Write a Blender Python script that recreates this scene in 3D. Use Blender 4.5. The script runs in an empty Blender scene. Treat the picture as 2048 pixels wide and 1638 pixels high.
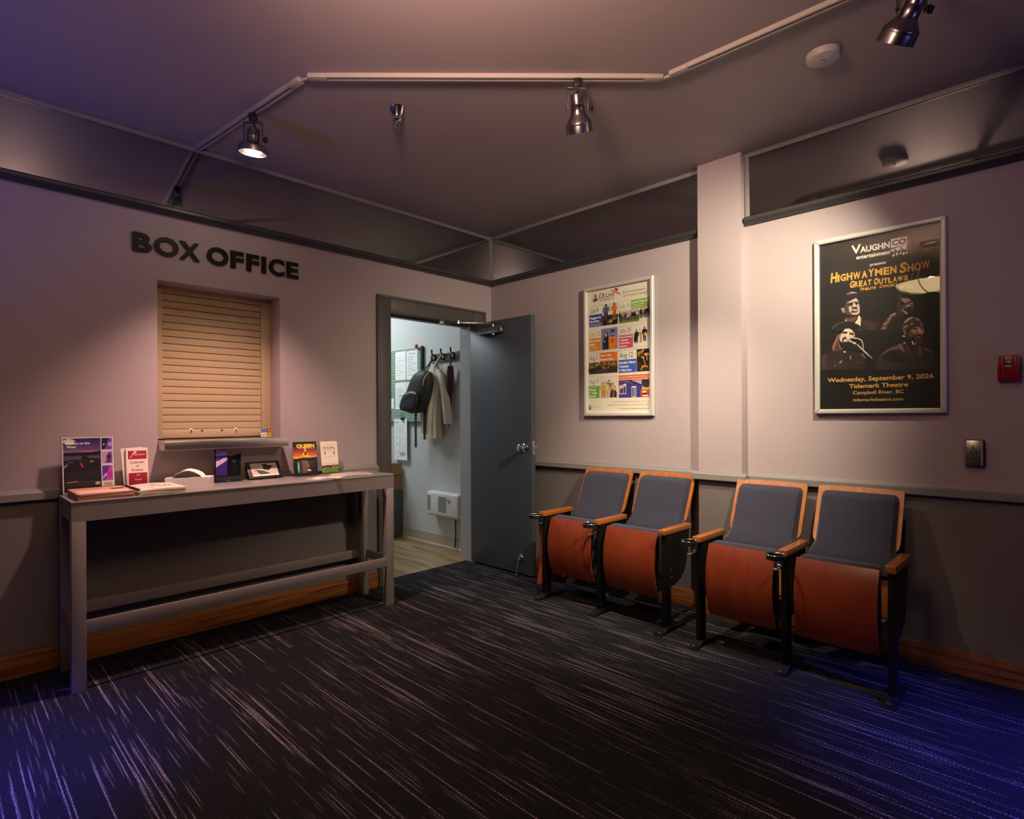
import bpy, bmesh, math, random
from mathutils import Vector, Matrix

random.seed(7)
SC = bpy.context.scene
COL = SC.collection
PI = math.pi

# ------------------------------------------------------------------ camera
cam_data = bpy.data.cameras.new('camera')
cam_data.sensor_fit = 'HORIZONTAL'
cam_data.sensor_width = 36.0
cam_data.lens = 1132.19 / 2048 * 36.0
cam_data.shift_x = (1024 - 981.36) / 2048
cam_data.shift_y = (833.457 - 819) / 2048
cam_data.clip_start = 0.02
cam = bpy.data.objects.new('camera', cam_data)
COL.objects.link(cam)
YAW = 0.7947
cam.matrix_world = (Matrix.Translation((-3.4454, -3.4997, 1.225)) @ Matrix.Rotation(YAW - PI / 2, 4, 'Z')
                    @ Matrix.Rotation(PI / 2, 4, 'X') @ Matrix.Rotation(-0.0048, 4, 'Z'))
SC.camera = cam

# ------------------------------------------------------------------ world, exposure
SC.view_settings.view_transform = 'Standard'
SC.view_settings.look = 'None'
SC.view_settings.gamma = 1.0
SC.view_settings.use_curve_mapping = False
SC.view_settings.exposure = 0.0
world = bpy.data.worlds.new('world')
SC.world = world
world.use_nodes = True
world.node_tree.nodes['Background'].inputs[0].default_value = (0.02, 0.022, 0.03, 1)
world.node_tree.nodes['Background'].inputs[1].default_value = 0.1
SC.cycles.max_bounces = 8
SC.cycles.diffuse_bounces = 5
SC.cycles.glossy_bounces = 4
SC.cycles.transmission_bounces = 4
SC.cycles.transparent_max_bounces = 12
SC.cycles.sample_clamp_indirect = 4.0
SC.cycles.caustics_reflective = False
SC.cycles.caustics_refractive = False
SC.cycles.use_denoising = True

# ------------------------------------------------------------------ lights
def aim(o, target):
    o.rotation_euler = (Vector(target) - o.location).to_track_quat('-Z', 'Y').to_euler()


def light(name, kind, loc, energy, color, target=None, size=0.05, spot=None, blend=1.0):
    d = bpy.data.lights.new(name, kind)
    d.energy = energy
    d.color = color
    if kind == 'AREA':
        d.shape = 'RECTANGLE'
        d.size = size[0]
        d.size_y = size[1]
    else:
        d.shadow_soft_size = size
    if kind == 'SPOT':
        d.spot_size = math.radians(spot)
        d.spot_blend = blend
    o = bpy.data.objects.new(name, d)
    COL.objects.link(o)
    o.location = loc
    if target:
        aim(o, target)
    return o


WARM = (1.0, 0.60, 0.50)
BLUE = (0.05, 0.07, 1.0)
LAMP_BOX = (-2.29, -0.615, 2.50)      # track lamp over the box office
LAMP_MID = (-1.33, -1.93, 2.50)       # track lamp in the middle
LAMP_WALL = (-0.95, -3.13, 2.53)      # track lamp washing the poster wall
light('spot_over_table', 'SPOT', (LAMP_BOX[0], LAMP_BOX[1], LAMP_BOX[2] - 0.035), 185, WARM, (-2.22, -0.36, 0.0), 0.035, 90, 1.0)
light('spot_on_posters', 'SPOT', (LAMP_WALL[0] + 0.045, LAMP_WALL[1] + 0.07, LAMP_WALL[2] - 0.065), 190, (1.0, 0.86, 0.60), (0.0, -1.40, 1.30), 0.03, 100, 1.0)
light('spot_on_seats', 'SPOT', (LAMP_MID[0] + 0.035, LAMP_MID[1] + 0.02, LAMP_MID[2] - 0.08), 150, (1.0, 0.82, 0.60), (0.0, -1.72, 0.36), 0.03, 72, 1.0)
light('pendant_bulbs', 'POINT', (-2.985, -2.645, 2.405), 24, (1.0, 0.58, 0.50), None, 0.06)
light('added_ceiling_spot', 'SPOT', (-2.985, -2.645, 2.42), 235, (1.0, 0.62, 0.50), (-2.19, -2.25, 3.20), 0.16, 116, 1.0)  # spot added at the bowl to brighten one side of the ceiling; no such fitting
light('office_ceiling_light', 'AREA', (-1.0, 1.9, 2.7), 42, (0.88, 0.97, 1.0), (-0.9, 1.7, 0), (0.6, 1.2))
light('stage_blue_from_left', 'SPOT', (-5.4, -1.5, 1.8), 1500, BLUE, (-3.80, -1.05, 0.0), 0.12, 34, 0.9)
light('stage_blue_up_left', 'SPOT', (-5.2, -1.1, 1.0), 110, (0.18, 0.18, 1.0), (-4.0, -0.6, 2.77), 0.12, 84, 1.0)
light('stage_blue_from_right', 'SPOT', (-1.2, -6.0, 1.9), 1700, BLUE, (-0.85, -3.92, 0.0), 0.12, 32, 0.9)
light('stage_violet_right', 'SPOT', (-1.6, -5.8, 1.5), 24, (0.3, 0.22, 1.0), (-0.3, -3.9, 2.5), 0.15, 80, 1.0)

# ------------------------------------------------------------------ materials
def lin(c):
    c = c / 255.0
    return c / 12.92 if c <= 0.04045 else ((c + 0.055) / 1.055) ** 2.4


def hexlin(h):
    h = h.lstrip('#')
    return tuple(lin(int(h[i:i + 2], 16)) for i in (0, 2, 4))


MATS = {}


def base_mat(name):
    m = bpy.data.materials.new(name)
    m.use_nodes = True
    b = m.node_tree.nodes['Principled BSDF']
    MATS[name] = m
    return m, m.node_tree, b


def simple(name, color, rough=0.5, metal=0.0, noise=0.0, scale=30, bump=0.0, coat=0.0, spec=None, stretch=(1, 1, 1)):
    """principled surface with a little procedural variation"""
    m, nt, b = base_mat(name)
    b.inputs['Roughness'].default_value = rough
    b.inputs['Metallic'].default_value = metal
    if coat:
        b.inputs['Coat Weight'].default_value = coat
        b.inputs['Coat Roughness'].default_value = 0.15
    if spec is not None:
        b.inputs['Specular IOR Level'].default_value = spec
    b.inputs['Base Color'].default_value = (*color, 1)
    if noise or bump:
        tc = nt.nodes.new('ShaderNodeTexCoord')
        mp = nt.nodes.new('ShaderNodeMapping')
        mp.inputs['Scale'].default_value = stretch
        nz = nt.nodes.new('ShaderNodeTexNoise')
        nz.inputs['Scale'].default_value = scale
        nz.inputs['Detail'].default_value = 4
        nt.links.new(tc.outputs['Object'], mp.inputs[0])
        nt.links.new(mp.outputs[0], nz.inputs['Vector'])
        if noise:
            mx = nt.nodes.new('ShaderNodeMix')
            mx.data_type = 'RGBA'
            mx.inputs['A'].default_value = (*[c * (1 - noise) for c in color], 1)
            mx.inputs['B'].default_value = (*[min(1, c * (1 + noise)) for c in color], 1)
            nt.links.new(nz.outputs['Fac'], mx.inputs['Factor'])
            nt.links.new(mx.outputs['Result'], b.inputs['Base Color'])
        if bump:
            bp = nt.nodes.new('ShaderNodeBump')
            bp.inputs['Strength'].default_value = bump
            bp.inputs['Distance'].default_value = 0.002
            nt.links.new(nz.outputs['Fac'], bp.inputs['Height'])
            nt.links.new(bp.outputs[0], b.inputs['Normal'])
    return m


def ink(h, rough=0.55):
    n = 'ink_' + h.lstrip('#') + ('' if rough == 0.55 else '_gloss')
    if n in MATS:
        return MATS[n]
    return simple(n, hexlin(h), rough)


def glass_mat(name, tint=(1, 1, 1), rough=0.02, ior=1.5, gain=1.0):
    m = bpy.data.materials.new(name)
    m.use_nodes = True
    nt = m.node_tree
    nt.nodes.clear()
    out = nt.nodes.new('ShaderNodeOutputMaterial')
    mix = nt.nodes.new('ShaderNodeMixShader')
    tr = nt.nodes.new('ShaderNodeBsdfTransparent')
    tr.inputs[0].default_value = (*tint, 1)
    gl = nt.nodes.new('ShaderNodeBsdfGlossy')
    gl.inputs['Roughness'].default_value = rough
    fr = nt.nodes.new('ShaderNodeFresnel')
    fr.inputs['IOR'].default_value = ior
    mu = nt.nodes.new('ShaderNodeMath')
    mu.operation = 'MULTIPLY'
    ge = nt.nodes.new('ShaderNodeNewGeometry')
    sub = nt.nodes.new('ShaderNodeMath')
    sub.operation = 'SUBTRACT'
    sub.inputs[0].default_value = gain
    nt.links.new(ge.outputs['Backfacing'], sub.inputs[1])
    sub.use_clamp = True
    nt.links.new(sub.outputs[0], mu.inputs[1])
    nt.links.new(fr.outputs[0], mu.inputs[0])
    nt.links.new(mu.outputs[0], mix.inputs[0])
    nt.links.new(tr.outputs[0], mix.inputs[1])
    nt.links.new(gl.outputs[0], mix.inputs[2])
    nt.links.new(mix.outputs[0], out.inputs[0])
    MATS[name] = m
    return m


def emit(name, color, strength):
    m, nt, b = base_mat(name)
    b.inputs['Base Color'].default_value = (*color, 1)
    b.inputs['Emission Color'].default_value = (*color, 1)
    b.inputs['Emission Strength'].default_value = strength
    return m


def wood(name, light_c, dark_c, along='X', ring=46.0, rough=0.4, lo=0.42, hi=0.62, coat=0.2, warp=0.5):
    m, nt, b = base_mat(name)
    tc = nt.nodes.new('ShaderNodeTexCoord')
    mp = nt.nodes.new('ShaderNodeMapping')
    s = {'X': (1.6, ring, ring), 'Y': (ring, 1.6, ring), 'Z': (ring, ring, 1.6)}[along]
    mp.inputs['Scale'].default_value = s
    nz = nt.nodes.new('ShaderNodeTexNoise')
    nz.inputs['Scale'].default_value = 1.0
    nz.inputs['Detail'].default_value = 5
    nz.inputs['Roughness'].default_value = 0.62
    nz.inputs['Distortion'].default_value = warp
    rp = nt.nodes.new('ShaderNodeValToRGB')
    rp.color_ramp.elements[0].position = lo
    rp.color_ramp.elements[0].color = (*dark_c, 1)
    rp.color_ramp.elements[1].position = hi
    rp.color_ramp.elements[1].color = (*light_c, 1)
    nt.links.new(tc.outputs['Object'], mp.inputs[0])
    nt.links.new(mp.outputs[0], nz.inputs['Vector'])
    nt.links.new(nz.outputs['Fac'], rp.inputs[0])
    nt.links.new(rp.outputs[0], b.inputs['Base Color'])
    b.inputs['Roughness'].default_value = rough
    b.inputs['Coat Weight'].default_value = coat
    b.inputs['Coat Roughness'].default_value = 0.2
    return m


def carpet_mat():
    m, nt, b = base_mat('striped_carpet')
    N, Lk = nt.nodes, nt.links
    tc = N.new('ShaderNodeTexCoord')

    def noise(scale, detail=2.0, rough=0.6, dist=0.0):
        mp = N.new('ShaderNodeMapping')
        mp.inputs['Scale'].default_value = scale
        Lk.new(tc.outputs['Object'], mp.inputs[0])
        nz = N.new('ShaderNodeTexNoise')
        nz.inputs['Scale'].default_value = 1.0
        nz.inputs['Detail'].default_value = detail
        nz.inputs['Roughness'].default_value = rough
        nz.inputs['Distortion'].default_value = dist
        Lk.new(mp.outputs[0], nz.inputs['Vector'])
        return nz.outputs['Fac']

    def ramp(v, lo, hi):
        r = N.new('ShaderNodeMapRange')
        r.inputs['From Min'].default_value = lo
        r.inputs['From Max'].default_value = hi
        Lk.new(v, r.inputs['Value'])
        return r.outputs['Result']

    def op(kind, a, c):
        k = N.new('ShaderNodeMath')
        k.operation = kind
        for i, v in enumerate((a, c)):
            if isinstance(v, (int, float)):
                k.inputs[i].default_value = v
            else:
                Lk.new(v, k.inputs[i])
        return k.outputs[0]

    # rows of tufts 4.5 mm wide; each row carries its own run of pale dashes
    sep = N.new('ShaderNodeSeparateXYZ')
    Lk.new(tc.outputs['Object'], sep.inputs[0])
    row = op('FLOOR', op('MULTIPLY', sep.outputs[0], 215.0), 0.0)

    def rownoise(kx, ky, seed):
        cb = N.new('ShaderNodeCombineXYZ')
        Lk.new(op('MULTIPLY', row, kx), cb.inputs[0])
        Lk.new(op('MULTIPLY', sep.outputs[1], ky), cb.inputs[1])
        cb.inputs[2].default_value = seed
        nz = N.new('ShaderNodeTexNoise')
        nz.inputs['Scale'].default_value = 1.0
        nz.inputs['Detail'].default_value = 1.5
        nz.inputs['Roughness'].default_value = 0.5
        Lk.new(cb.outputs[0], nz.inputs['Vector'])
        return nz.outputs['Fac']

    cluster = op('MULTIPLY', op('SUBTRACT', noise((7, 0.7, 1), 2, 0.5), 0.5), 0.22)
    fine = ramp(op('ADD', rownoise(0.61, 1.2, 0.0), cluster), 0.615, 0.67)
    dash = ramp(op('ADD', rownoise(0.83, 3.0, 5.0), cluster), 0.61, 0.69)
    stitch = op('FRACT', op('ADD', op('MULTIPLY', sep.outputs[1], 80.0), op('MULTIPLY', row, 0.5)), 0.0)
    stitch = ramp(op('ABSOLUTE', op('SUBTRACT', stitch, 0.5), 0.0), 0.42, 0.22)
    tuft = ramp(noise((300, 170, 1), 1.0, 0.5), 0.40, 0.60)
    streak = op('MAXIMUM', op('MULTIPLY', fine, 0.85), op('MULTIPLY', dash, 0.32))
    streak = op('MULTIPLY', streak, op('ADD', op('MULTIPLY', stitch, 0.85), 0.15))
    streak = op('MULTIPLY', streak, op('ADD', op('MULTIPLY', tuft, 0.85), 0.15))
    streak = op('ADD', streak, op('MULTIPLY', op('MULTIPLY', tuft, stitch), 0.045))
    mx = N.new('ShaderNodeMix')
    mx.data_type = 'RGBA'
    mx.inputs['A'].default_value = (0.0075, 0.008, 0.0125, 1)
    mx.inputs['B'].default_value = (0.50, 0.43, 0.43, 1)
    Lk.new(streak, mx.inputs['Factor'])
    Lk.new(mx.outputs['Result'], b.inputs['Base Color'])
    b.inputs['Roughness'].default_value = 0.95
    b.inputs['Specular IOR Level'].default_value = 0.1
    bp = N.new('ShaderNodeBump')
    bp.inputs['Strength'].default_value = 0.5
    bp.inputs['Distance'].default_value = 0.004
    Lk.new(tuft, bp.inputs['Height'])
    Lk.new(bp.outputs[0], b.inputs['Normal'])
    return m


PAINT = simple('wall_paint', (0.45, 0.375, 0.40), 0.6, noise=0.04, scale=3)
PAINT_LOW = simple('wainscot_paint', (0.185, 0.163, 0.166), 0.55, noise=0.05, scale=3)
PAINT_TRIM = simple('trim_paint', (0.26, 0.245, 0.245), 0.45)
PAINT_DARK = simple('dark_trim_paint', (0.045, 0.045, 0.048), 0.4)
FRAME_PAINT = simple('door_frame_paint', (0.10, 0.092, 0.092), 0.4)
CEIL = simple('ceiling_paint', (0.36, 0.305, 0.312), 0.55, noise=0.05, scale=2)
DOOR = simple('door_paint', (0.060, 0.073, 0.095), 0.45, noise=0.06, scale=6)
OFFICE = simple('office_paint', (0.56, 0.58, 0.575), 0.6, noise=0.03, scale=3)
VINYL = wood('vinyl_plank', (0.34, 0.25, 0.14), (0.13, 0.085, 0.04), 'Y', 12, 0.35, 0.35, 0.65, 0.2)
COVE = simple('cove_base', (0.42, 0.36, 0.27), 0.5)
OAK_X = wood('oak_along_x', (0.34, 0.125, 0.038), (0.13, 0.04, 0.012), 'X', 60, 0.4, 0.38, 0.56)
OAK_Y = wood('oak_along_y', (0.34, 0.125, 0.038), (0.13, 0.04, 0.012), 'Y', 60, 0.4, 0.38, 0.56)
CHERRY = wood('cherry_veneer', (0.27, 0.044, 0.013), (0.19, 0.029, 0.010), 'Z', 14, 0.38, 0.3, 0.7, 0.15)
MAPLE = wood('stained_frame_wood', (0.50, 0.17, 0.035), (0.34, 0.10, 0.02), 'Z', 50, 0.3, 0.3, 0.7, 0.4)
ARMWOOD = wood('stained_arm_wood', (0.48, 0.155, 0.032), (0.32, 0.09, 0.018), 'X', 50, 0.3, 0.3, 0.7, 0.4)
FABRIC = simple('navy_fabric', (0.031, 0.031, 0.060), 0.85, noise=0.55, scale=1, bump=0.8, stretch=(160, 160, 420))
FABRIC.node_tree.nodes['Principled BSDF'].inputs['Sheen Weight'].default_value = 0.3
FABRIC.node_tree.nodes['Principled BSDF'].inputs['Sheen Roughness'].default_value = 0.4
BLACK = simple('black_metal', (0.004, 0.004, 0.005), 0.5, spec=0.25)
BLACKPL = simple('black_plastic', (0.01, 0.01, 0.011), 0.5)
CHROME = simple('chrome', (0.75, 0.74, 0.73), 0.12, 1.0)
STEEL = simple('brushed_steel', (0.72, 0.68, 0.66), 0.30, 1.0, noise=0.12, scale=1, stretch=(3, 200, 200))
NICKEL = simple('satin_nickel', (0.34, 0.32, 0.33), 0.28, 1.0)
ALU = simple('satin_aluminium', (0.62, 0.60, 0.58), 0.4, 0.15)
TABLE = simple('console_metal_paint', (0.40, 0.365, 0.365), 0.36, 0.5, noise=0.05, scale=4)
SHUTTER = simple('shutter_beige', (0.56, 0.43, 0.26), 0.42, noise=0.03, scale=5)
MIRROR = simple('tinted_mirror', (0.50, 0.52, 0.52), 0.045, 1.0)
GLASS = glass_mat('poster_glass')
ACRYLIC = glass_mat('clear_acrylic', (0.97, 0.97, 0.97), 0.03, 1.45)
DARKGLASS = simple('dark_glass', (0.008, 0.012, 0.02), 0.06, 0.0, coat=0.6)
TRACK = simple('track_white', (0.44, 0.40, 0.35), 0.45)
WHITEPL = simple('white_plastic', (0.72, 0.72, 0.73), 0.4)
OFFWHITE = simple('ceiling_plastic', (0.52, 0.49, 0.46), 0.45)
RED = simple('alarm_red', (0.34, 0.012, 0.016), 0.3, coat=0.3)
PAPER = simple('paper_white', (0.80, 0.77, 0.73), 0.7)
CARDB = simple('cardboard', (0.15, 0.08, 0.045), 0.8)
BULB = emit('lit_bulb', (1.0, 0.78, 0.52), 60.0)
SHADE = emit('lit_bowl_glass', (1.0, 0.70, 0.34), 15.0)
CARPET = carpet_mat()
BACKWALL = simple('far_wall_paint', (0.16, 0.15, 0.16), 0.7)

# ------------------------------------------------------------------ mesh kit
class MB:
    """collects shapes into one mesh"""

    def __init__(self):
        self.v, self.f, self.m, self.s = [], [], [], []

    def add(self, verts, faces, mat=0, smooth=False, M=None):
        o = len(self.v)
        if M is not None:
            verts = [M @ Vector(p) for p in verts]
        self.v += [tuple(p) for p in verts]
        self.f += [tuple(i + o for i in f) for f in faces]
        self.m += [mat] * len(faces)
        self.s += [smooth] * len(faces)
        return self

    def box(self, x0, y0, z0, x1, y1, z1, mat=0, bevel=0.0, M=None, seg=2):
        x0, x1 = min(x0, x1), max(x0, x1)
        y0, y1 = min(y0, y1), max(y0, y1)
        z0, z1 = min(z0, z1), max(z0, z1)
        v = [(x, y, z) for x in (x0, x1) for y in (y0, y1) for z in (z0, z1)]
        f = [(0, 1, 3, 2), (4, 6, 7, 5), (0, 4, 5, 1), (2, 3, 7, 6), (0, 2, 6, 4), (1, 5, 7, 3)]
        if bevel <= 0:
            return self.add(v, f, mat, False, M)
        bm = bmesh.new()
        vs = [bm.verts.new(p) for p in v]
        for q in f:
            bm.faces.new([vs[i] for i in q])
        bmesh.ops.bevel(bm, geom=bm.edges[:] + bm.verts[:], offset=bevel, segments=seg, profile=0.5, affect='EDGES')
        bm.verts.index_update()
        self.add([tuple(p.co) for p in bm.verts], [tuple(p.index for p in q.verts) for q in bm.faces], mat, True, M)
        bm.free()
        return self

    def tube(self, path, r, n=10, mat=0, cap=True, smooth=True, M=None):
        path = [Vector(p) for p in path]
        rr = r if isinstance(r, (list, tuple)) else [r] * len(path)
        vs, fs = [], []
        t = (path[1] - path[0]).normalized()
        up = Vector((0, 0, 1)) if abs(t.z) < 0.9 else Vector((1, 0, 0))
        a = t.cross(up).normalized()
        for i, p in enumerate(path):
            if i == 0:
                t = (path[1] - path[0]).normalized()
            elif i == len(path) - 1:
                t = (path[-1] - path[-2]).normalized()
            else:
                t = ((path[i + 1] - path[i]).normalized() + (path[i] - path[i - 1]).normalized()).normalized()
            a = (a - t * a.dot(t)).normalized()
            c = t.cross(a)
            for k in range(n):
                w = 2 * PI * k / n
                vs.append(p + (a * math.cos(w) + c * math.sin(w)) * rr[i])
        for i in range(len(path) - 1):
            for k in range(n):
                fs.append((i * n + k, i * n + (k + 1) % n, (i + 1) * n + (k + 1) % n, (i + 1) * n + k))
        if cap:
            fs.append(tuple(range(n))[::-1])
            fs.append(tuple((len(path) - 1) * n + k for k in range(n)))
        return self.add(vs, fs, mat, smooth, M)

    def lathe(self, prof, n=28, mat=0, M=None, smooth=True, caps=(True, True)):
        """prof = [(r, z)...] about local Z"""
        vs, fs = [], []
        for r, z in prof:
            for k in range(n):
                w = 2 * PI * k / n
                vs.append((r * math.cos(w), r * math.sin(w), z))
        for i in range(len(prof) - 1):
            for k in range(n):
                fs.append((i * n + k, i * n + (k + 1) % n, (i + 1) * n + (k + 1) % n, (i + 1) * n + k))
        if caps[0]:
            fs.append(tuple(range(n))[::-1])
        if caps[1]:
            fs.append(tuple((len(prof) - 1) * n + k for k in range(n)))
        return self.add(vs, fs, mat, smooth, M)

    def prism(self, poly, d0, d1, axis='Z', mat=0, M=None, smooth=False):
        """extrude a 2-d polygon: axis Z -> (x,y,d); Y -> (x,d,z); X -> (d,y,z)"""
        def P(p, d):
            return {'Z': (p[0], p[1], d), 'Y': (p[0], d, p[1]), 'X': (d, p[0], p[1])}[axis]
        n = len(poly)
        vs = [P(p, d0) for p in poly] + [P(p, d1) for p in poly]
        fs = [tuple(range(n))[::-1], tuple(range(n, 2 * n))]
        fs += [(i, (i + 1) % n, n + (i + 1) % n, n + i) for i in range(n)]
        return self.add(vs, fs, mat, smooth, M)

    def grid(self, fn, nu, nv, mat=0, smooth=True, M=None):
        vs = [fn(i / nu, j / nv) for i in range(nu + 1) for j in range(nv + 1)]
        fs = [(i * (nv + 1) + j, (i + 1) * (nv + 1) + j, (i + 1) * (nv + 1) + j + 1, i * (nv + 1) + j + 1)
              for i in range(nu) for j in range(nv)]
        return self.add(vs, fs, mat, smooth, M)

    def build(self, name, mats, parent=None, M=None, fix=True):
        me = bpy.data.meshes.new(name)
        me.from_pydata(self.v, [], self.f)
        mats = mats if isinstance(mats, (list, tuple)) else [mats]
        for m in mats:
            me.materials.append(m)
        me.polygons.foreach_set('material_index', self.m)
        me.polygons.foreach_set('use_smooth', self.s)
        me.update()
        if fix:
            bm = bmesh.new()
            bm.from_mesh(me)
            bmesh.ops.recalc_face_normals(bm, faces=bm.faces[:])
            bm.to_mesh(me)
            bm.free()
        if any(self.s):
            me.set_sharp_from_angle(angle=math.radians(38))
        o = bpy.data.objects.new(name, me)
        COL.objects.link(o)
        if parent is not None:
            o.parent = parent
        if M is not None:
            o.matrix_local = M
        return o


def empty(name, loc=(0, 0, 0), rz=0.0):
    o = bpy.data.objects.new(name, None)
    o.empty_display_size = 0.05
    COL.objects.link(o)
    o.location = loc
    o.rotation_euler = (0, 0, rz)
    return o


def tag(o, label, cat, group=None, kind=None):
    o['label'] = label
    o['category'] = cat
    if group:
        o['group'] = group
    if kind:
        o['kind'] = kind
    return o


def thing(name, label, cat, loc=(0, 0, 0), rz=0.0, group=None):
    return tag(empty(name, loc, rz), label, cat, group)


def struct(name, mb, mats, label, cat):
    o = mb.build(name, mats)
    return tag(o, label, cat, None, 'structure')


def rot_to(d):
    """matrix turning local +Z onto d"""
    return Vector(d).to_track_quat('Z', 'Y').to_matrix().to_4x4()


# ------------------------------------------------------------------ flat print kit
TXT = {}


def glyphs(s, bold=0.0):
    key = (s, bold)
    if key not in TXT:
        c = bpy.data.curves.new('tmp_text', 'FONT')
        c.body = s
        c.size = 1.0
        c.resolution_u = 3
        c.offset = bold
        c.fill_mode = 'FRONT'
        o = bpy.data.objects.new('tmp_text', c)
        COL.objects.link(o)
        dg = bpy.context.evaluated_depsgraph_get()
        ev = o.evaluated_get(dg)
        me = ev.to_mesh()
        vs = [(p.co.x, p.co.y) for p in me.vertices]
        fs = [tuple(q.vertices) for q in me.polygons]
        ev.to_mesh_clear()
        bpy.data.objects.remove(o)
        bpy.data.curves.remove(c)
        TXT[key] = (vs, fs)
    return TXT[key]


class Sheet:
    """a printed sheet: layered flat shapes in millimetres, local X right, Y up, Z out"""

    def __init__(self, step=0.00025, unit=0.001):
        self.mb, self.mats, self.step, self.u = MB(), [], step, unit

    def mi(self, c):
        m = ink(c) if isinstance(c, str) else c
        if m not in self.mats:
            self.mats.append(m)
        return self.mats.index(m)

    def poly(self, pts, c, z=1):
        self.mb.add([(x * self.u, y * self.u, z * self.step) for x, y in pts], [tuple(range(len(pts)))], self.mi(c))

    def rect(self, x0, y0, x1, y1, c, z=1):
        self.poly([(x0, y0), (x1, y0), (x1, y1), (x0, y1)], c, z)

    def ell(self, cx, cy, rx, ry, c, z=1, n=20, rot=0.0):
        cr, sr = math.cos(rot), math.sin(rot)
        pts = []
        for k in range(n):
            a, b = rx * math.cos(2 * PI * k / n), ry * math.sin(2 * PI * k / n)
            pts.append((cx + a * cr - b * sr, cy + a * sr + b * cr))
        self.poly(pts, c, z)

    def ring(self, cx, cy, r0, r1, c, z=1, a0=0.0, a1=2 * PI, n=24):
        for k in range(n):
            p, q = a0 + (a1 - a0) * k / n, a0 + (a1 - a0) * (k + 1) / n
            self.poly([(cx + r0 * math.cos(p), cy + r0 * math.sin(p)), (cx + r1 * math.cos(p), cy + r1 * math.sin(p)),
                       (cx + r1 * math.cos(q), cy + r1 * math.sin(q)), (cx + r0 * math.cos(q), cy + r0 * math.sin(q))], c, z)

    def line(self, pts, w, c, z=1):
        for (x0, y0), (x1, y1) in zip(pts, pts[1:]):
            d = math.hypot(x1 - x0, y1 - y0) or 1
            nx, ny = -(y1 - y0) / d * w / 2, (x1 - x0) / d * w / 2
            self.poly([(x0 + nx, y0 + ny), (x0 - nx, y0 - ny), (x1 - nx, y1 - ny), (x1 + nx, y1 + ny)], c, z)

    def text(self, s, x, y, h, c, z=2, w=None, bold=0.0, align='L', rot=0.0, slant=0.0):
        """baseline-left at x,y; h = capital height; w = fitted width"""
        vs, fs = glyphs(s, bold)
        if not vs:
            return
        hv = glyphs('H', bold)[0]
        k = h / (max(p[1] for p in hv) - min(p[1] for p in hv))
        x0, x1 = min(p[0] for p in vs), max(p[0] for p in vs)
        kx = w / (x1 - x0) if w else k
        wid = (x1 - x0) * kx
        ox = {'L': 0, 'C': -wid / 2, 'R': -wid}[align]
        cr, sr = math.cos(rot), math.sin(rot)
        pts = []
        for px, py in vs:
            a, b = (px - x0) * kx + ox + py * k * slant, py * k
            pts.append(((x + a * cr - b * sr) * self.u, (y + a * sr + b * cr) * self.u, z * self.step))
        self.mb.add(pts, fs, self.mi(c))

    def person(self, x, y, h, top, legs, skin='#c98f6b', hair='#1d1512', z=3, w=1.0):
        u = h / 100.0
        a = u * w
        self.poly([(x - 11 * a, y), (x - 3 * a, y), (x, y + 42 * u), (x + 3 * a, y), (x + 11 * a, y), (x + 12 * a, y + 52 * u), (x - 12 * a, y + 52 * u)], legs, z)
        self.poly([(x - 12 * a, y + 45 * u), (x + 12 * a, y + 45 * u), (x + 15 * a, y + 60 * u), (x + 19 * a, y + 48 * u), (x + 23 * a, y + 52 * u), (x + 16 * a, y + 80 * u),
                   (x + 5 * a, y + 84 * u), (x - 5 * a, y + 84 * u), (x - 16 * a, y + 80 * u), (x - 23 * a, y + 52 * u), (x - 19 * a, y + 48 * u), (x - 15 * a, y + 60 * u)], top, z + 1)
        self.ell(x, y + 92 * u, 7.5 * a, 9.5 * u, hair, z + 1, 12)
        self.ell(x, y + 90 * u, 5.6 * a, 7.4 * u, skin, z + 2, 12)

    def build(self, name, parent=None, M=None):
        return self.mb.build(name, self.mats, parent, M, fix=False)


# local sheet frames: X right, Y up, Z out of the wall
def on_left_wall(x, y, z):       # facing -y
    return Matrix(((1, 0, 0, x), (0, 0, -1, y), (0, 1, 0, z), (0, 0, 0, 1)))


def on_right_wall(x, y, z):      # facing -x, right is -y
    return Matrix(((0, 0, -1, x), (-1, 0, 0, y), (0, 1, 0, z), (0, 0, 0, 1)))


def flat_up(x, y, z, rz=0.0):    # lying on a table, top of page away along +y
    return Matrix.Translation((x, y, z)) @ Matrix.Rotation(rz, 4, 'Z')

# ================================================================== SETTING
CZ = 2.775          # ceiling height
RAIL = 0.832
COLY0, COLY1, COLX = -1.894, -2.158, -0.06
XF, YF = -6.6, -6.6   # far ends of the lobby


def wallbox(mb, axis, a0, a1, z0, z1, t0, t1):
    """split at the chair rail into wainscot (1) and upper wall (0)"""
    for lo, hi, m in ((0.0, 0.85, 1), (0.85, 4.0, 0)):
        p, q = max(z0, lo), min(z1, hi)
        if q - p > 1e-4:
            if axis == 'X':
                mb.box(a0, t0, p, a1, t1, q, m)
            else:
                mb.box(t0, a0, p, t1, a1, q, m)


w = MB()
for x0, x1, z0, z1 in ((XF, -2.572, 0, CZ), (-2.572, -1.881, 0, 1.05), (-2.572, -1.881, 1.988, CZ),
                       (-1.881, -1.06, 0, CZ), (-1.06, -0.205, 2.0, CZ), (-0.205, 0.0, 0, CZ)):
    wallbox(w, 'X', x0, x1, z0, z1, 0.0, 0.16)
struct('wall_left', w, [PAINT, PAINT_LOW], 'grey box office wall with ticket window and office doorway', 'wall')

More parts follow.
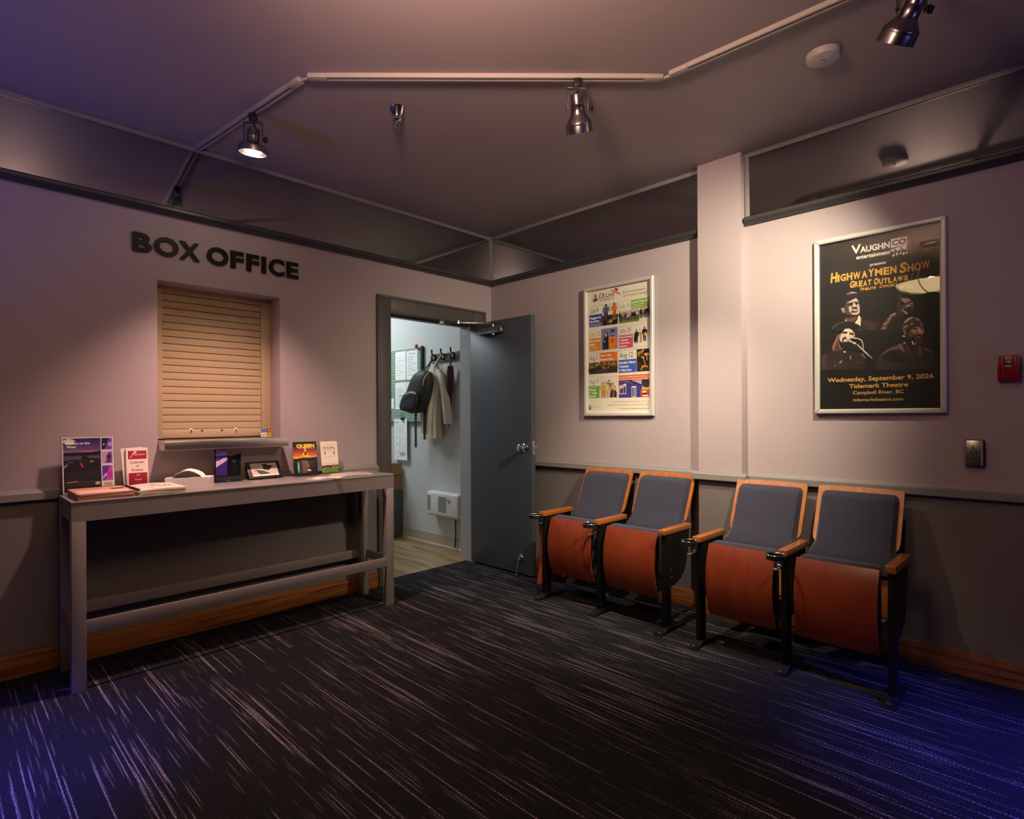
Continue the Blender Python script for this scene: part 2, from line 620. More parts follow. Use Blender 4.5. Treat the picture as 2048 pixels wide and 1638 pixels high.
w = MB()
wallbox(w, 'Y', YF, 0.16, 0, CZ, 0.0, 0.15)
w.box(0.0, 0.16, 0, 0.15, 3.6, CZ, 2)
w.box(COLX, COLY1, 0.85, 0.0, COLY0, CZ, 0)
w.box(COLX, COLY1, 0.0, 0.0, COLY0, 0.85, 1)
struct('wall_right', w, [PAINT, PAINT_LOW, OFFICE], 'grey poster wall with a shallow pilaster between the two posters', 'wall')

w = MB()
w.box(XF - 0.1, YF, 0, XF, 0.16, CZ, 0)
w.box(XF - 0.1, YF - 0.1, 0, 0.15, YF, CZ, 0)
struct('wall_back', w, BACKWALL, 'far lobby walls behind the viewer', 'wall')

w = MB()
w.box(-3.1, 0.16, 0, -3.0, 3.6, CZ, 0)
w.box(-3.1, 3.6, 0, 0.15, 3.7, CZ, 0)
w.box(-3.0, 0.16, 0, -1.06, 0.166, CZ, 0)
struct('wall_office', w, OFFICE, 'pale office walls seen through the open doorway', 'wall')

w = MB()
w.box(XF, YF, -0.02, 0.0, 0.0, 0.0)
w.box(-1.06, 0.0, -0.02, -0.205, 0.108, 0.0)
struct('floor', w, CARPET, 'dark navy carpet with broken pale stripes', 'carpet')
w = MB()
w.box(-3.0, 0.108, -0.02, 0.0, 3.6, -0.001)
struct('office_floor', w, VINYL, 'brown wood-look vinyl floor inside the office doorway', 'floor')
w = MB()
w.box(XF, YF, CZ, 0.15, 3.6, CZ + 0.1)
struct('ceiling', w, CEIL, 'smooth grey painted ceiling of the lobby', 'ceiling')

# cornice rails under the mirror strips
prof = [(0, 2.350), (-0.026, 2.350), (-0.032, 2.360), (-0.046, 2.364), (-0.05, 2.370), (-0.05, 2.384), (-0.044, 2.391), (0, 2.391)]
w = MB()
w.prism(prof, XF, 0.0, 'X')
struct('trim_1', w, PAINT_DARK, 'dark cornice rail along the top of the box office wall', 'trim')
w = MB()
profx = [(p[0], p[1]) for p in prof]
w.prism(profx, 0.0, COLY0, 'Y')
w.prism(profx, COLY1 - 0.012, YF, 'Y')
struct('trim_2', w, PAINT_DARK, 'dark cornice rail along the top of the poster wall', 'trim')
# chair rails
rp = [(0, RAIL), (-0.026, RAIL), (-0.03, RAIL + 0.004), (-0.03, 0.868), (-0.014, 0.876), (-0.010, 0.886), (0, 0.886)]
w = MB()
w.prism(rp, XF, -1.167, 'X')
struct('trim_3', w, PAINT_TRIM, 'painted chair rail along the box office wall behind the console table', 'trim')
w = MB()
w.prism(rp, -0.086, COLY0 + 0.03, 'Y')
w.prism(rp, COLY1 - 0.03, YF, 'Y')
w.prism([(COLX + a, b) for a, b in rp], COLY0 + 0.03, COLY1 - 0.03, 'Y')
w.box(COLX, COLY0, RAIL, 0, COLY0 + 0.03, 0.868)
w.box(COLX, COLY1 - 0.03, RAIL, 0, COLY1, 0.868)
struct('trim_4', w, PAINT_TRIM, 'painted chair rail along the poster wall above the seats', 'trim')
# baseboards
BT = 0.1155
w = MB()
w.box(XF, -0.018, 0, -1.168, 0, BT, bevel=0.004)
struct('baseboard_left', w, OAK_X, 'oak baseboard along the box office wall', 'baseboard')
w = MB()
w.box(-0.018, -0.02, 0, 0, COLY0 + 0.018, BT, bevel=0.004)
w.box(COLX - 0.018, COLY1 - 0.018, 0, COLX, COLY0 + 0.018, BT, bevel=0.004)
w.box(COLX, COLY0, 0, -0.018, COLY0 + 0.018, BT)
w.box(COLX, COLY1 - 0.018, 0, -0.018, COLY1, BT)
w.box(-0.018, COLY1 - 0.018, 0, 0, YF, BT, bevel=0.004)
struct('baseboard_right', w, OAK_Y, 'oak baseboard along the poster wall below the seats', 'baseboard')
w = MB()
w.prism([(0, 0), (-0.022, 0), (-0.010, 0.012), (-0.006, 0.10), (0, 0.104)], 0.16, 3.6, 'Y')
struct('baseboard_office', w, COVE, 'beige vinyl cove base along the office wall', 'baseboard')

# mirror strips with their mouldings
def mirror_strip(label, axis, a0, a1, ends):
    t = thing('wall_mirror', label, 'mirror', (0, 0, 0), 0, 'mirror strips below the ceiling')
    g, fr = MB(), MB()
    if axis == 'X':
        g.box(a0, -0.004, 2.385, a1, 0.0, 2.75)
        fr.box(a0, -0.015, 2.748, a1, 0, CZ - 0.001, bevel=0.003)
        for e, s in ends:
            fr.box(e, -0.012, 2.391, e + s * 0.022, 0, 2.75, bevel=0.002)
    else:
        g.box(-0.004, a0, 2.385, 0.0, a1, 2.75)
        fr.box(-0.015, a0, 2.748, 0, a1, CZ - 0.001, bevel=0.003)
        for e, s in ends:
            fr.box(-0.012, e, 2.391, 0, e + s * 0.022, 2.75, bevel=0.002)
    g.build('mirror_panel', MIRROR, t)
    fr.build('mirror_moulding', PAINT_TRIM, t)


mirror_strip('tinted mirror strip above the box office sign wall, below the ceiling', 'X', XF, -0.002, ((-0.002, -1),))
mirror_strip('short tinted mirror strip between the room corner and the pilaster', 'Y', -0.002, COLY0, ((-0.004, -1),))
mirror_strip('tinted mirror strip above the black concert poster, reflecting the smoke detector', 'Y', COLY1 - 0.004, YF, ((COLY1 - 0.006, -1),))

# office door frame
w = MB()
for x0, x1 in ((-1.167, -1.051), (-0.215, -0.086)):
    w.box(x0, -0.02, 0, x1, 0.0, 2.116, bevel=0.003)
w.box(-1.051, -0.02, 1.997, -0.215, 0.0, 2.116, bevel=0.003)
w.box(-1.167, -0.028, 0, -1.150, -0.019, 2.116, bevel=0.002)
w.box(-0.103, -0.028, 0, -0.086, -0.019, 2.116, bevel=0.002)
w.box(-1.151, -0.028, 2.100, -0.102, -0.019, 2.116, bevel=0.002)
w.box(-1.06, 0.0, 0, -1.049, 0.165, 2.0)
w.box(-0.217, 0.0, 0, -0.205, 0.165, 2.0, 1)
w.box(-1.06, 0.0, 1.995, -0.205, 0.165, 2.0)
w.box(-1.05, 0.06, 0, -1.035, 0.10, 1.996)
w.box(-1.05, 0.06, 1.98, -0.216, 0.10, 1.996)
struct('trim_5', w, [FRAME_PAINT, simple('jamb_paint', (0.33, 0.34, 0.37), 0.45)], 'dark painted metal frame around the open office doorway', 'door frame')

# office door leaf, standing open at a right angle
DX = -0.221
w = MB()
w.box(DX, 0.028, 0.012, DX + 0.045, -0.656, 2.0, bevel=0.003)
door = struct('door_1', w, DOOR, 'blue-grey office door swung open against the poster wall corner', 'door')
for sgn, y, nm in ((-1, -0.59, 'door_knob'), (1, -0.59, 'door_knob')):
    x0 = DX if sgn < 0 else DX + 0.045
    k = MB()
    M = Matrix.Translation((x0, y, 0.985)) @ rot_to((sgn, 0, 0))
    k.lathe([(0.033, 0.0), (0.033, 0.004), (0.028, 0.009), (0.013, 0.012), (0.011, 0.03), (0.016, 0.036), (0.027, 0.044),
             (0.030, 0.055), (0.027, 0.066), (0.018, 0.072), (0.006, 0.073)], 28, 0, M)
    k.build(nm, CHROME, door)
k = MB()
k.box(DX + 0.010, -0.6585, 0.93, DX + 0.035, -0.655, 1.04, bevel=0.001)
k.box(DX + 0.016, -0.664, 0.972, DX + 0.029, -0.656, 0.996, bevel=0.003)
k.build('latch_plate', CHROME, door)
k = MB()
k.box(DX - 0.045, -0.10, 1.895, DX, -0.375, 1.945, bevel=0.006)
k.lathe([(0.020, 0.0), (0.020, 0.012), (0.012, 0.014)], 18, 0, Matrix.Translation((DX - 0.023, -0.27, 1.895)) @ rot_to((0, 0, -1)))
cl = k.build('door_closer', NICKEL, door)
k = MB()
k.tube([(DX - 0.023, -0.27, 1.945), (DX - 0.023, -0.27, 1.965), (DX - 0.04, -0.255, 1.975), (-0.47, -0.105, 1.975)], 0.0065, 8)
k.tube([(-0.47, -0.105, 1.983), (-0.56, -0.03, 1.975)], 0.008, 8)
k.lathe([(0.011, 0.0), (0.011, 0.022)], 14, 0, Matrix.Translation((-0.47, -0.105, 1.966)))
k.box(-0.60, -0.036, 1.962, -0.545, -0.02, 1.99, bevel=0.003)
k.build('closer_arm', CHROME, door)
k = MB()
k.box(DX - 0.006, -0.535, 0.115, DX, -0.575, 0.165, bevel=0.002)
k.tube([(DX - 0.012, -0.553, 0.15), (DX - 0.045, -0.555, 0.130)], 0.009, 10)
k.tube([(DX - 0.02, -0.545, 0.142), (DX - 0.045, -0.535, 0.016)], [0.006, 0.0055], 10)
k.lathe([(0.009, 0), (0.012, 0.004), (0.012, 0.016), (0.009, 0.018)], 14, 0, Matrix.Translation((DX - 0.045, -0.535, 0.0005)))
k.build('kick_down_stop', CHROME, door)

# ================================================================== TICKET WINDOW
sh = thing('roller_shutter', 'closed beige roller shutter in the ticket window under the box office letters', 'shutter', (-2.226, 0.15, 1.107))
SX, SY, SZ = -2.226, 0.15, 1.107
w = MB()
zz = SZ + 0.055
pitch = 0.0414
n = 0
while zz < 1.99:
    hgt = min(pitch - 0.0022, 1.99 - zz)
    w.prism([(SY + 0.004, zz), (SY - 0.001, zz + 0.002), (SY - 0.0016, zz + hgt * 0.5), (SY - 0.001, zz + hgt - 0.001), (SY + 0.004, zz + hgt)],
            -2.512, -1.944, 'X')
    zz += pitch
w.box(-2.514, SY + 0.003, SZ, -1.94, SY + 0.006, 1.99, 1)
cur = w.build('slat_curtain', [SHUTTER, simple('slat_gap', (0.03, 0.018, 0.01), 0.8)], None)
cur.parent = sh
cur.matrix_parent_inverse = Matrix.Translation((-SX, -SY, -SZ))
w = MB()
w.box(-2.512, SY - 0.004, SZ + 0.002, -1.944, SY + 0.004, SZ + 0.053, bevel=0.002)
bar = w.build('bottom_bar', SHUTTER, sh)
bar.matrix_parent_inverse = Matrix.Translation((-SX, -SY, -SZ))
for x, r, mt in ((-2.361, 0.013, PAPER), (-2.299, 0.006, NICKEL), (-2.185, 0.006, NICKEL), (-2.101, 0.013, PAPER)):
    w = MB()
    M = Matrix.Translation((x, SY - 0.004, 1.151)) @ rot_to((0, -1, 0))
    w.lathe([(r, 0), (r, 0.0015), (r * 0.8, 0.003)], 20, 0, M)
    w.lathe([(r * 0.42, 0.003), (r * 0.42, 0.0036)], 14, 1, M)
    s = w.build('shutter_lock' if r > 0.01 else 'rivet', [mt, BLACKPL], sh)
    s.matrix_parent_inverse = Matrix.Translation((-SX, -SY, -SZ))
for x0, x1 in ((-2.571, -2.513), (-1.943, -1.882)):
    w = MB()
    w.box(x0, SY - 0.012, SZ, x1, SY + 0.01, 1.988, bevel=0.002)
    s = w.build('guide_rail', SHUTTER, sh)
    s.matrix_parent_inverse = Matrix.Translation((-SX, -SY, -SZ))

w = MB()
w.box(-2.571, -0.12, 1.050, -1.8815, 0.149, 1.0995, bevel=0.002)
tag(w.build('counter_ledge', STEEL), 'brushed steel ledge projecting below the closed ticket shutter', 'ledge')

# payment card decal standing at the right end of the ledge
s = Sheet()
s.rect(0, 0, 68, 56, '#d8cfc2', 0)
s.rect(2, 30, 32, 54, '#2f5fb8', 1); s.rect(6, 34, 28, 50, '#5a8ad6', 2)
s.rect(35, 30, 66, 54, '#20161a', 1)
s.ell(46, 42, 9, 9, '#d8281e', 2); s.ell(55, 42, 9, 9, '#f09a1c', 3)
s.rect(2, 3, 32, 27, '#f2f0ec', 1); s.text('VISA', 5, 9, 9, '#26388c', 2, w=24, bold=0.03, slant=0.2)
s.rect(35, 3, 66, 27, '#d9b32a', 1); s.ring(50, 13, 6, 9, '#6d5211', 2, 0.3, 2.6)
c = s.build('payment_card_sign', None, on_left_wall(-1.957, 0.118, 1.102))
tag(c, 'small sticker with four payment card logos on the shutter ledge', 'sticker')

# wall letters
sg = thing('wall_lettering', 'black raised BOX OFFICE letters on the wall above the ticket shutter', 'sign', (-2.226, 0, 2.12))
LET = (('B', -2.690, -2.598, 0), ('O', -2.589, -2.465, 1), ('X', -2.463, -2.357, 0), ('O', -2.319, -2.197, 1), ('F', -2.185, -2.108, 0),
       ('F', -2.093, -2.015, 0), ('I', -2.001, -1.972, 0), ('C', -1.955, -1.854, 1), ('E', -1.841, -1.761, 0))
LETM = simple('letter_black', (0.004, 0.004, 0.005), 0.42, spec=0.25)
for ch, x0, x1, rnd in LET:
    vs, fs = glyphs(ch, 0.035)
    a0, a1 = min(p[0] for p in vs), max(p[0] for p in vs)
    b0, b1 = min(p[1] for p in vs), max(p[1] for p in vs)
    z0, z1 = 2.1225 - 0.002 * rnd, 2.2245 + 0.002 * rnd
    bm = bmesh.new()
    bv = [bm.verts.new((x0 + (p[0] - a0) / (a1 - a0) * (x1 - x0), -0.004, z0 + (p[1] - b0) / (b1 - b0) * (z1 - z0))) for p in vs]
    for q in fs:
        try:
            bm.faces.new([bv[i] for i in q])
        except ValueError:
            pass
    bmesh.ops.dissolve_limit(bm, angle_limit=0.01, verts=bm.verts[:], edges=bm.edges[:])
    ex = bmesh.ops.extrude_face_region(bm, geom=bm.faces[:])
    for g in ex['geom']:
        if isinstance(g, bmesh.types.BMVert):
            g.co.y -= 0.010
    bmesh.ops.recalc_face_normals(bm, faces=bm.faces[:])
    me = bpy.data.meshes.new('letter')
    bm.to_mesh(me)
    bm.free()
    me.materials.append(LETM)
    o = bpy.data.objects.new('letter', me)
    COL.objects.link(o)
    o.parent = sg
    o.matrix_parent_inverse = Matrix.Translation((2.226, 0, -2.12))

# ================================================================== CONSOLE TABLE
TZ = 0.855
tb = thing('console_table', 'long grey metal console table against the wall below the ticket window', 'table', (0, 0, 0))
w = MB()
w.box(-3.018, -0.405, TZ - 0.012, -1.297, -0.045, TZ, bevel=0.003)
w.build('tabletop', TABLE, tb)
for nm, b in (('apron', (-3.016, -0.403, 0.763, -1.299, -0.391, TZ - 0.012)), ('apron', (-3.016, -0.059, 0.763, -1.299, -0.047, TZ - 0.012)),
              ('apron', (-3.016, -0.391, 0.763, -3.004, -0.059, TZ - 0.012)), ('apron', (-1.311, -0.391, 0.763, -1.299, -0.059, TZ - 0.012))):
    w = MB()
    w.box(*b)
    w.build(nm, TABLE, tb)
for x0 in (-3.016, -1.354):
    for y0 in (-0.403, -0.097):
        w = MB()
        w.box(x0, y0, 0, x0 + 0.055, y0 + 0.05, 0.765, bevel=0.003)
        s = 1 if x0 < -2 else -1
        xe = x0 + 0.055 if s > 0 else x0
        if s < 0:
            w.prism([(xe, 0.763), (xe, 0.70), (xe + s * 0.02, 0.763)], y0 + 0.003, y0 + 0.012, 'Y')
        w.build('leg', TABLE, tb)
for nm, b in (('stretcher', (-2.961, -0.401, 0.256, -1.354, -0.389, 0.314)), ('stretcher', (-2.961, -0.062, 0.256, -1.354, -0.05, 0.314)),
              ('stretcher', (-3.012, -0.353, 0.256, -3.0, -0.097, 0.314)), ('stretcher', (-1.316, -0.353, 0.256, -1.304, -0.097, 0.314))):
    w = MB()
    w.box(*b, bevel=0.0015)
    w.build(nm, TABLE, tb)

# ================================================================== THINGS ON THE TABLE
# clear sign holder with boat poster
hs = thing('sign_holder', 'clear acrylic sign holder with a night-blue boat event poster on the console table', 'sign holder', (-2.896, -0.085, TZ), 0.06)
tilt = Matrix.Rotation(-0.10, 4, 'X')
w = MB()
w.box(-0.113, -0.003, 0.002, 0.113, -0.001, 0.282, bevel=0.0008, M=tilt)
w.box(-0.113, 0.0022, 0.002, 0.113, 0.0036, 0.282, M=tilt)
w.box(-0.113, 0.0, 0.0, 0.113, 0.055, 0.003)
w.build('acrylic_stand', ACRYLIC, hs)
s = Sheet(0.00008)
s.rect(0, 0, 216, 275, '#efe6ea', 0)
s.rect(5, 4, 160, 270, '#0d0d14', 1)
s.rect(160, 4, 211, 24, '#0d0d14', 1)
for k in range(12):
    a = k / 11.0
    s.rect(5, 205 + k * 5.4, 160, 205 + (k + 1) * 5.4, '#%02x%02x%02x' % (int(120 - 84 * a), int(88 - 60 * a), int(142 - 30 * a)), 2)
s.poly([(5, 200), (160, 200), (160, 206), (120, 207), (60, 204), (30, 206), (5, 206)], '#c0889a', 3)
s.poly([(5, 172), (160, 175), (160, 206), (130, 201), (95, 197), (60, 190), (35, 189), (5, 197)], '#12121a', 4)
s.poly([(5, 160), (160, 158), (160, 182), (5, 182)], '#4a4a78', 5)
s.poly([(5, 120), (160, 110), (160, 166), (110, 170), (96, 182), (82, 183), (76, 168), (5, 160)], '#10131c', 6)
s.poly([(5, 120), (22, 140), (20, 146), (5, 134)], '#9a8d90', 7)
s.line([(22, 150), (45, 154)], 1.2, '#b8b0c0', 7)
s.poly([(70, 146), (80, 146), (86, 128), (82, 122)], '#d01848', 7)
s.line([(60, 166), (72, 164), (76, 154)], 2, '#a03860', 7)
s.poly([(112, 154), (124, 156), (128, 152), (118, 150)], '#e0e0e8', 7)
for k in range(7):
    s.line([(14, 102 - k * 6), (146, 106 - k * 6)], 1.0, '#55536c', 7)
s.line([(14, 54), (62, 57)], 2, '#e8e0e0', 7)
s.rect(134, 36, 153, 50, '#c8c0b8', 7)
s.rect(162, 48, 211, 270, '#efe6f2', 1)
for y0, y1, a, bb in ((210, 268, '#18141c', '#6a44c8'), (140, 198, '#c8a8d8', '#8a52c0'), (52, 128, '#5a38b0', '#b060c8')):
    s.rect(164, y0, 209, y1, a, 2)
    s.poly([(176, y0), (209, y0), (209, y1), (196, y1)], bb, 3)
s.person(194, 142, 50, '#3a1c68', '#3a1c68', '#58307a', z=4)
s.ell(196, 82, 10, 20, '#d42aa8', 4); s.poly([(166, 60), (186, 84), (180, 92), (166, 74)], '#e0b8e8', 4)
s.ell(200, 236, 8, 12, '#d8a0c8', 4)
s.rect(170, 28, 204, 42, '#c8a8b8', 2); s.ring(190, 14, 3, 7, '#d87838', 2, 0.5, 5.2)
s.text('History on the', 18, 240, 11.5, '#ffffff', 8, w=96, bold=0.03)
s.text('Water', 18, 223, 11.5, '#ffffff', 8, w=40, bold=0.03)
s.line([(18, 213), (96, 213)], 3, '#8078b8', 8)
s.line([(18, 202), (66, 202)], 3, '#8078b8', 8)
s.build('printed_sheet', hs, tilt @ Matrix(((1, 0, 0, -0.108), (0, 0, -1, 0.0015), (0, 1, 0, 0.004), (0, 0, 0, 1))))


def wavy_leaf(mb, x0, y0, x1, y1, z, th, amp, mat, ph=0.0):
    """one thin booklet with a gentle curl"""
    def top(u, v):
        x, y = x0 + (x1 - x0) * u, y0 + (y1 - y0) * v
        return (x, y, z + th + amp * math.sin(PI * u + ph) * (0.6 + 0.4 * v))
    def bot(u, v):
        x, y = x0 + (x1 - x0) * u, y0 + (y1 - y0) * v
        return (x, y, z + amp * math.sin(PI * u + ph) * (0.6 + 0.4 * v))
    nu, nv = 8, 4
    mb.grid(top, nu, nv, mat)
    mb.grid(bot, nu, nv, mat)
    for j in range(nu):
        a, b = j / nu, (j + 1) / nu
        for v in (0.0, 1.0):
            mb.add([bot(a, v), bot(b, v), top(b, v), top(a, v)], [(0, 1, 2, 3)], mat)
    for j in range(nv):
        a, b = j / nv, (j + 1) / nv
        for u in (0.0, 1.0):
            mb.add([bot(u, a), bot(u, b), top(u, b), top(u, a)], [(0, 1, 2, 3)], mat)


# stack of programme magazines: every copy is its own object
edge_a = simple('magazine_pages', (0.52, 0.36, 0.31), 0.7)
cover_a = simple('magazine_cover_peach', (0.62, 0.27, 0.17), 0.45)
cover_art = [cover_a, edge_a, ink('#d8a23a'), ink('#1a1716'), ink('#d9b8b0')]
NMAG = 8
for i in range(NMAG):
    z = TZ + 0.0003 + i * 0.0036
    dx, dy = (random.uniform(-0.0025, 0.0025), random.uniform(-0.003, 0.003))
    w = MB()
    w.box(-0.110, -0.138, 0, 0.110, 0.138, 0.0033, 1)
    w.box(-0.1102, -0.1382, 0.0026, 0.1102, 0.1382, 0.0034, 0)
    if i == NMAG - 1:
        w.box(-0.096, -0.128, 0.0034, 0.100, 0.02, 0.0036, 4)
        w.box(0.03, 0.06, 0.0034, 0.10, 0.13, 0.0036, 2)
        w.box(0.045, -0.01, 0.0034, 0.10, 0.05, 0.0037, 3)
    o = w.build('magazine', cover_art)
    o.location = (-2.879 + dx, -0.256 + dy, z)
    o.rotation_euler = (0, 0, random.uniform(-0.02, 0.02))
    pos = 'topmost of' if i == NMAG - 1 else ('lowest of' if i == 0 else 'inside')
    tag(o, {0: 'peach-edged magazine at the bottom of the stack on the table\'s left end',
            NMAG - 1: 'peach-covered magazine on top of the stack at the table\'s left end'}.get(
        i, 'peach-edged magazine within the stack below the boat poster'), 'magazine', 'magazines stacked on the left end of the table')

# pile of pale programmes beside it
prog = [simple('programme_paper', (0.74, 0.66, 0.54), 0.65), ink('#2a2320'), ink('#8d5a4c'), BLACKPL]
NP = 5
for i in range(NP):
    w = MB()
    wavy_leaf(w, -0.104, -0.135, 0.104, 0.135, 0.0, 0.0042, 0.0045 + 0.0002 * i, 0, -0.25)
    if i == NP - 1:
        rr = random.Random(3)
        for k in range(46):
            x, y = rr.uniform(-0.085, 0.075), rr.uniform(-0.10, 0.115)
            zt = 0.0042 + (0.0045 + 0.0002 * i) * math.sin(PI * (x + 0.104) / 0.208 - 0.25) + 0.0007
            a = rr.uniform(0, PI)
            w.box(-0.009, -0.0016, 0, 0.009, 0.0016, 0.0004, 1 + (k % 3 == 0), M=Matrix.Translation((x, y, zt)) @ Matrix.Rotation(a, 4, 'Z'))
        w.prism([(-0.106, 0.0035), (-0.104, 0.0035), (-0.099, 0.011), (-0.101, 0.012)], -0.135, 0.135, 'Y', 3)
    o = w.build('programme', prog)
    o.location = (-2.651 + random.uniform(-0.004, 0.004), -0.258 + random.uniform(-0.004, 0.004), TZ + 0.0013 + i * 0.0049)
    o.rotation_euler = (0, 0, 0.03 + random.uniform(-0.03, 0.03))
    tag(o, {0: 'cream programme at the bottom of the pile before the calendar leaflets',
            NP - 1: 'cream programme with scribbled cover on top of the pile before the calendar leaflets'}.get(
        i, 'cream programme within the pile before the calendar leaflets'), 'programme', 'programmes piled before the calendar leaflets')

# leaflet holder with calendar leaflets
def leaflet_holder(label, loc, rz, wd, ht, pocket, lean=-0.12):
    t = thing('leaflet_holder', label, 'leaflet holder', loc, rz)
    T = Matrix.Rotation(lean, 4, 'X')
    m = MB()
    hw = wd / 2
    m.box(-hw, 0.016, 0.002, hw, 0.018, ht, M=T)
    m.box(-hw, -0.014, 0.002, hw, -0.012, pocket, M=T)
    m.box(-hw, -0.014, 0.002, -hw + 0.002, 0.018, pocket, M=T)
    m.box(hw - 0.002, -0.014, 0.002, hw, 0.018, pocket, M=T)
    m.box(-hw, -0.016, 0.0, hw, 0.06, 0.003)
    m.build('acrylic_pocket', ACRYLIC, t)
    return t, T


def place(o, t, M):
    """world matrix of a leaflet resting in a holder that stands at t"""
    o.matrix_world = Matrix.Translation(t.location) @ Matrix.Rotation(t.rotation_euler.z, 4, 'Z') @ M


hc, T = leaflet_holder('small clear leaflet holder with crimson calendar leaflets beside the boat poster', (-2.687, -0.085, TZ), 0.02, 0.108, 0.19, 0.085)
for i in range(4):
    w = MB()
    dx = (-0.010 if i == 3 else random.uniform(-0.001, 0.001))
    w.box(-0.05, 0, 0, 0.05, 0.002, 0.208)
    o = w.build('leaflet', PAPER)
    place(o, hc, T @ Matrix.Translation((dx, -0.002 + i * 0.0035, 0.005 + 0.002 * i)) @ Matrix.Rotation(-0.05 if i == 3 else 0.0, 4, 'Y'))
    if i == 0:
        bpy.data.objects.remove(o)
        s = Sheet(0.00008)
        s.rect(0, 0, 100, 210, '#f3e6da', 0)
        s.rect(9, 152, 94, 196, '#a30d33', 1)
        s.poly([(16, 160), (22, 162), (33, 178), (46, 186), (52, 192), (42, 190), (32, 184), (22, 184), (32, 180), (26, 172)], '#f6ece6', 2)
        s.ell(40, 192, 4, 3.2, '#f6ece6', 2)
        s.text('idemark', 36, 172, 10, '#f6ece6', 2, w=50, slant=0.25)
        for k, (tx, ww) in enumerate((('Calendar', 66), ('of', 14), ('Events', 52))):
            s.text(tx, 50, 130 - k * 20, 12, '#8c3a34', 2, w=ww, bold=0.02, align='C')
        s.rect(9, 4, 94, 80, '#a30d33', 1)
        s.text('July', 52, 66, 8, '#f6ece6', 2, align='C', slant=0.25)
        s.text('August', 52, 42, 8, '#f6ece6', 2, align='C', slant=0.25)
        s.text('2026', 52, 20, 7, '#d8889a', 2, align='C', slant=0.25)
        s.mb.box(0, 0.00, -0.002, 0.1, 0.21, -0.0002, s.mi('#f3e6da'))
        o = s.build('leaflet')
        place(o, hc, T @ Matrix(((1, 0, 0, -0.05), (0, 0, -1, -0.004), (0, 1, 0, 0.005), (0, 0, 0, 1))))
        tag(o, 'front calendar of events leaflet with crimson panels in the small holder', 'leaflet', 'calendar leaflets in the holder')
    elif i == 3:
        tag(o, 'rearmost calendar leaflet, tilted and sticking out at the holder\'s left', 'leaflet', 'calendar leaflets in the holder')
    else:
        tag(o, 'white-edged calendar leaflet tucked behind the front crimson one', 'leaflet', 'calendar leaflets in the holder')

# tissue box
tx = thing('tissue_box', 'low white tissue box with a torn top and a tissue sticking out', 'tissue box', (-2.445, -0.115, TZ), -0.50)
w = MB()
w.box(-0.112, -0.050, 0, 0.112, -0.049, 0.047, 0)
w.box(-0.112, 0.049, 0, 0.112, 0.050, 0.047, 0)
w.box(-0.112, -0.049, 0, -0.111, 0.049, 0.047, 0)
w.box(0.111, -0.049, 0, 0.112, 0.049, 0.047, 0)
w.box(-0.111, -0.049, 0, 0.111, 0.049, 0.002, 0)
w.box(-0.111, -0.049, 0.030, 0.111, 0.049, 0.036, 1)
w.prism([(-0.112, -0.05), (-0.07, -0.05), (-0.078, 0.05), (-0.112, 0.05)], 0.046, 0.0475, 'Z', 0)
w.prism([(0.0, -0.05), (0.112, -0.05), (0.112, 0.05), (0.06, 0.05)], 0.046, 0.0475, 'Z', 0)
rr = random.Random(5)
for k in range(5):
    x = -0.02 + k * 0.03
    w.box(x, -0.0506, 0.012, x + 0.0012, -0.0500, 0.030, 2, M=Matrix.Translation((x, 0, 0.02)) @ Matrix.Rotation(rr.uniform(-0.5, 0.5), 4, 'Y') @ Matrix.Translation((-x, 0, -0.02)))
w.build('carton', [PAPER, simple('inner_card', (0.5, 0.45, 0.38), 0.8), ink('#c3ab8a')], tx)
w = MB()
w.grid(lambda u, v: (-0.085 + 0.165 * u, -0.048 + 0.092 * v + 0.012 * math.sin(3 * u), 0.046 + 0.042 * math.sin(PI * min(1, u * 1.02)) * (0.75 + 0.25 * v) + 0.004 * math.sin(9 * v + 4 * u) + (0.003 if 0.1 < u < 0.9 else -0.004)), 16, 8, 0)
w.build('tissue', simple('tissue_paper', (0.82, 0.79, 0.74), 0.9), tx)

# glass award
aw = thing('glass_plaque', 'dark glass award plaque with a purple photo strip beside the tissue box', 'plaque', (-2.236, -0.092, TZ), 0.03)
w = MB()
w.prism([(-0.072, 0.006), (0.072, 0.006), (0.072, 0.165), (0.05, 0.158), (0.02, 0.146), (-0.005, 0.150), (-0.012, 0.192), (-0.072, 0.192)], -0.006, 0.006, 'Y')
w.build('glass_slab', DARKGLASS, aw)
w = MB()
w.box(-0.076, -0.022, 0, 0.076, 0.022, 0.012, bevel=0.003)
w.build('base', DARKGLASS, aw)
s = Sheet(0.0001)
s.rect(0, 0, 62, 150, '#4a2a98', 0)
s.rect(0, 0, 62, 70, '#3a1d80', 1)
s.rect(0, 118, 62, 150, '#7a4ab8', 1)
s.poly([(0, 112), (62, 116), (62, 126), (30, 128), (0, 122)], '#6f8be0', 2)
s.poly([(0, 46), (14, 58), (34, 68), (62, 88), (62, 104), (40, 100), (22, 88), (0, 82)], '#e9c8f4', 3)
s.line([(0, 60), (20, 72), (40, 86), (62, 94)], 1, '#b48ad0', 4)
s.build('photo_strip', aw, on_left_wall(-0.068, -0.0065, 0.040))
s = Sheet(0.0001)
s.ring(0, 0, 6, 10, '#3a3540', 0)
s.ell(0, 0, 4, 4, '#5a2c3a', 1)
for k in range(6):
    s.line([(-20, -22 - k * 8), (20 - 4 * (k % 3), -22 - k * 8)], 1.4, '#2b3038', 0)
s.build('engraving', aw, on_left_wall(0.034, -0.0065, 0.118))

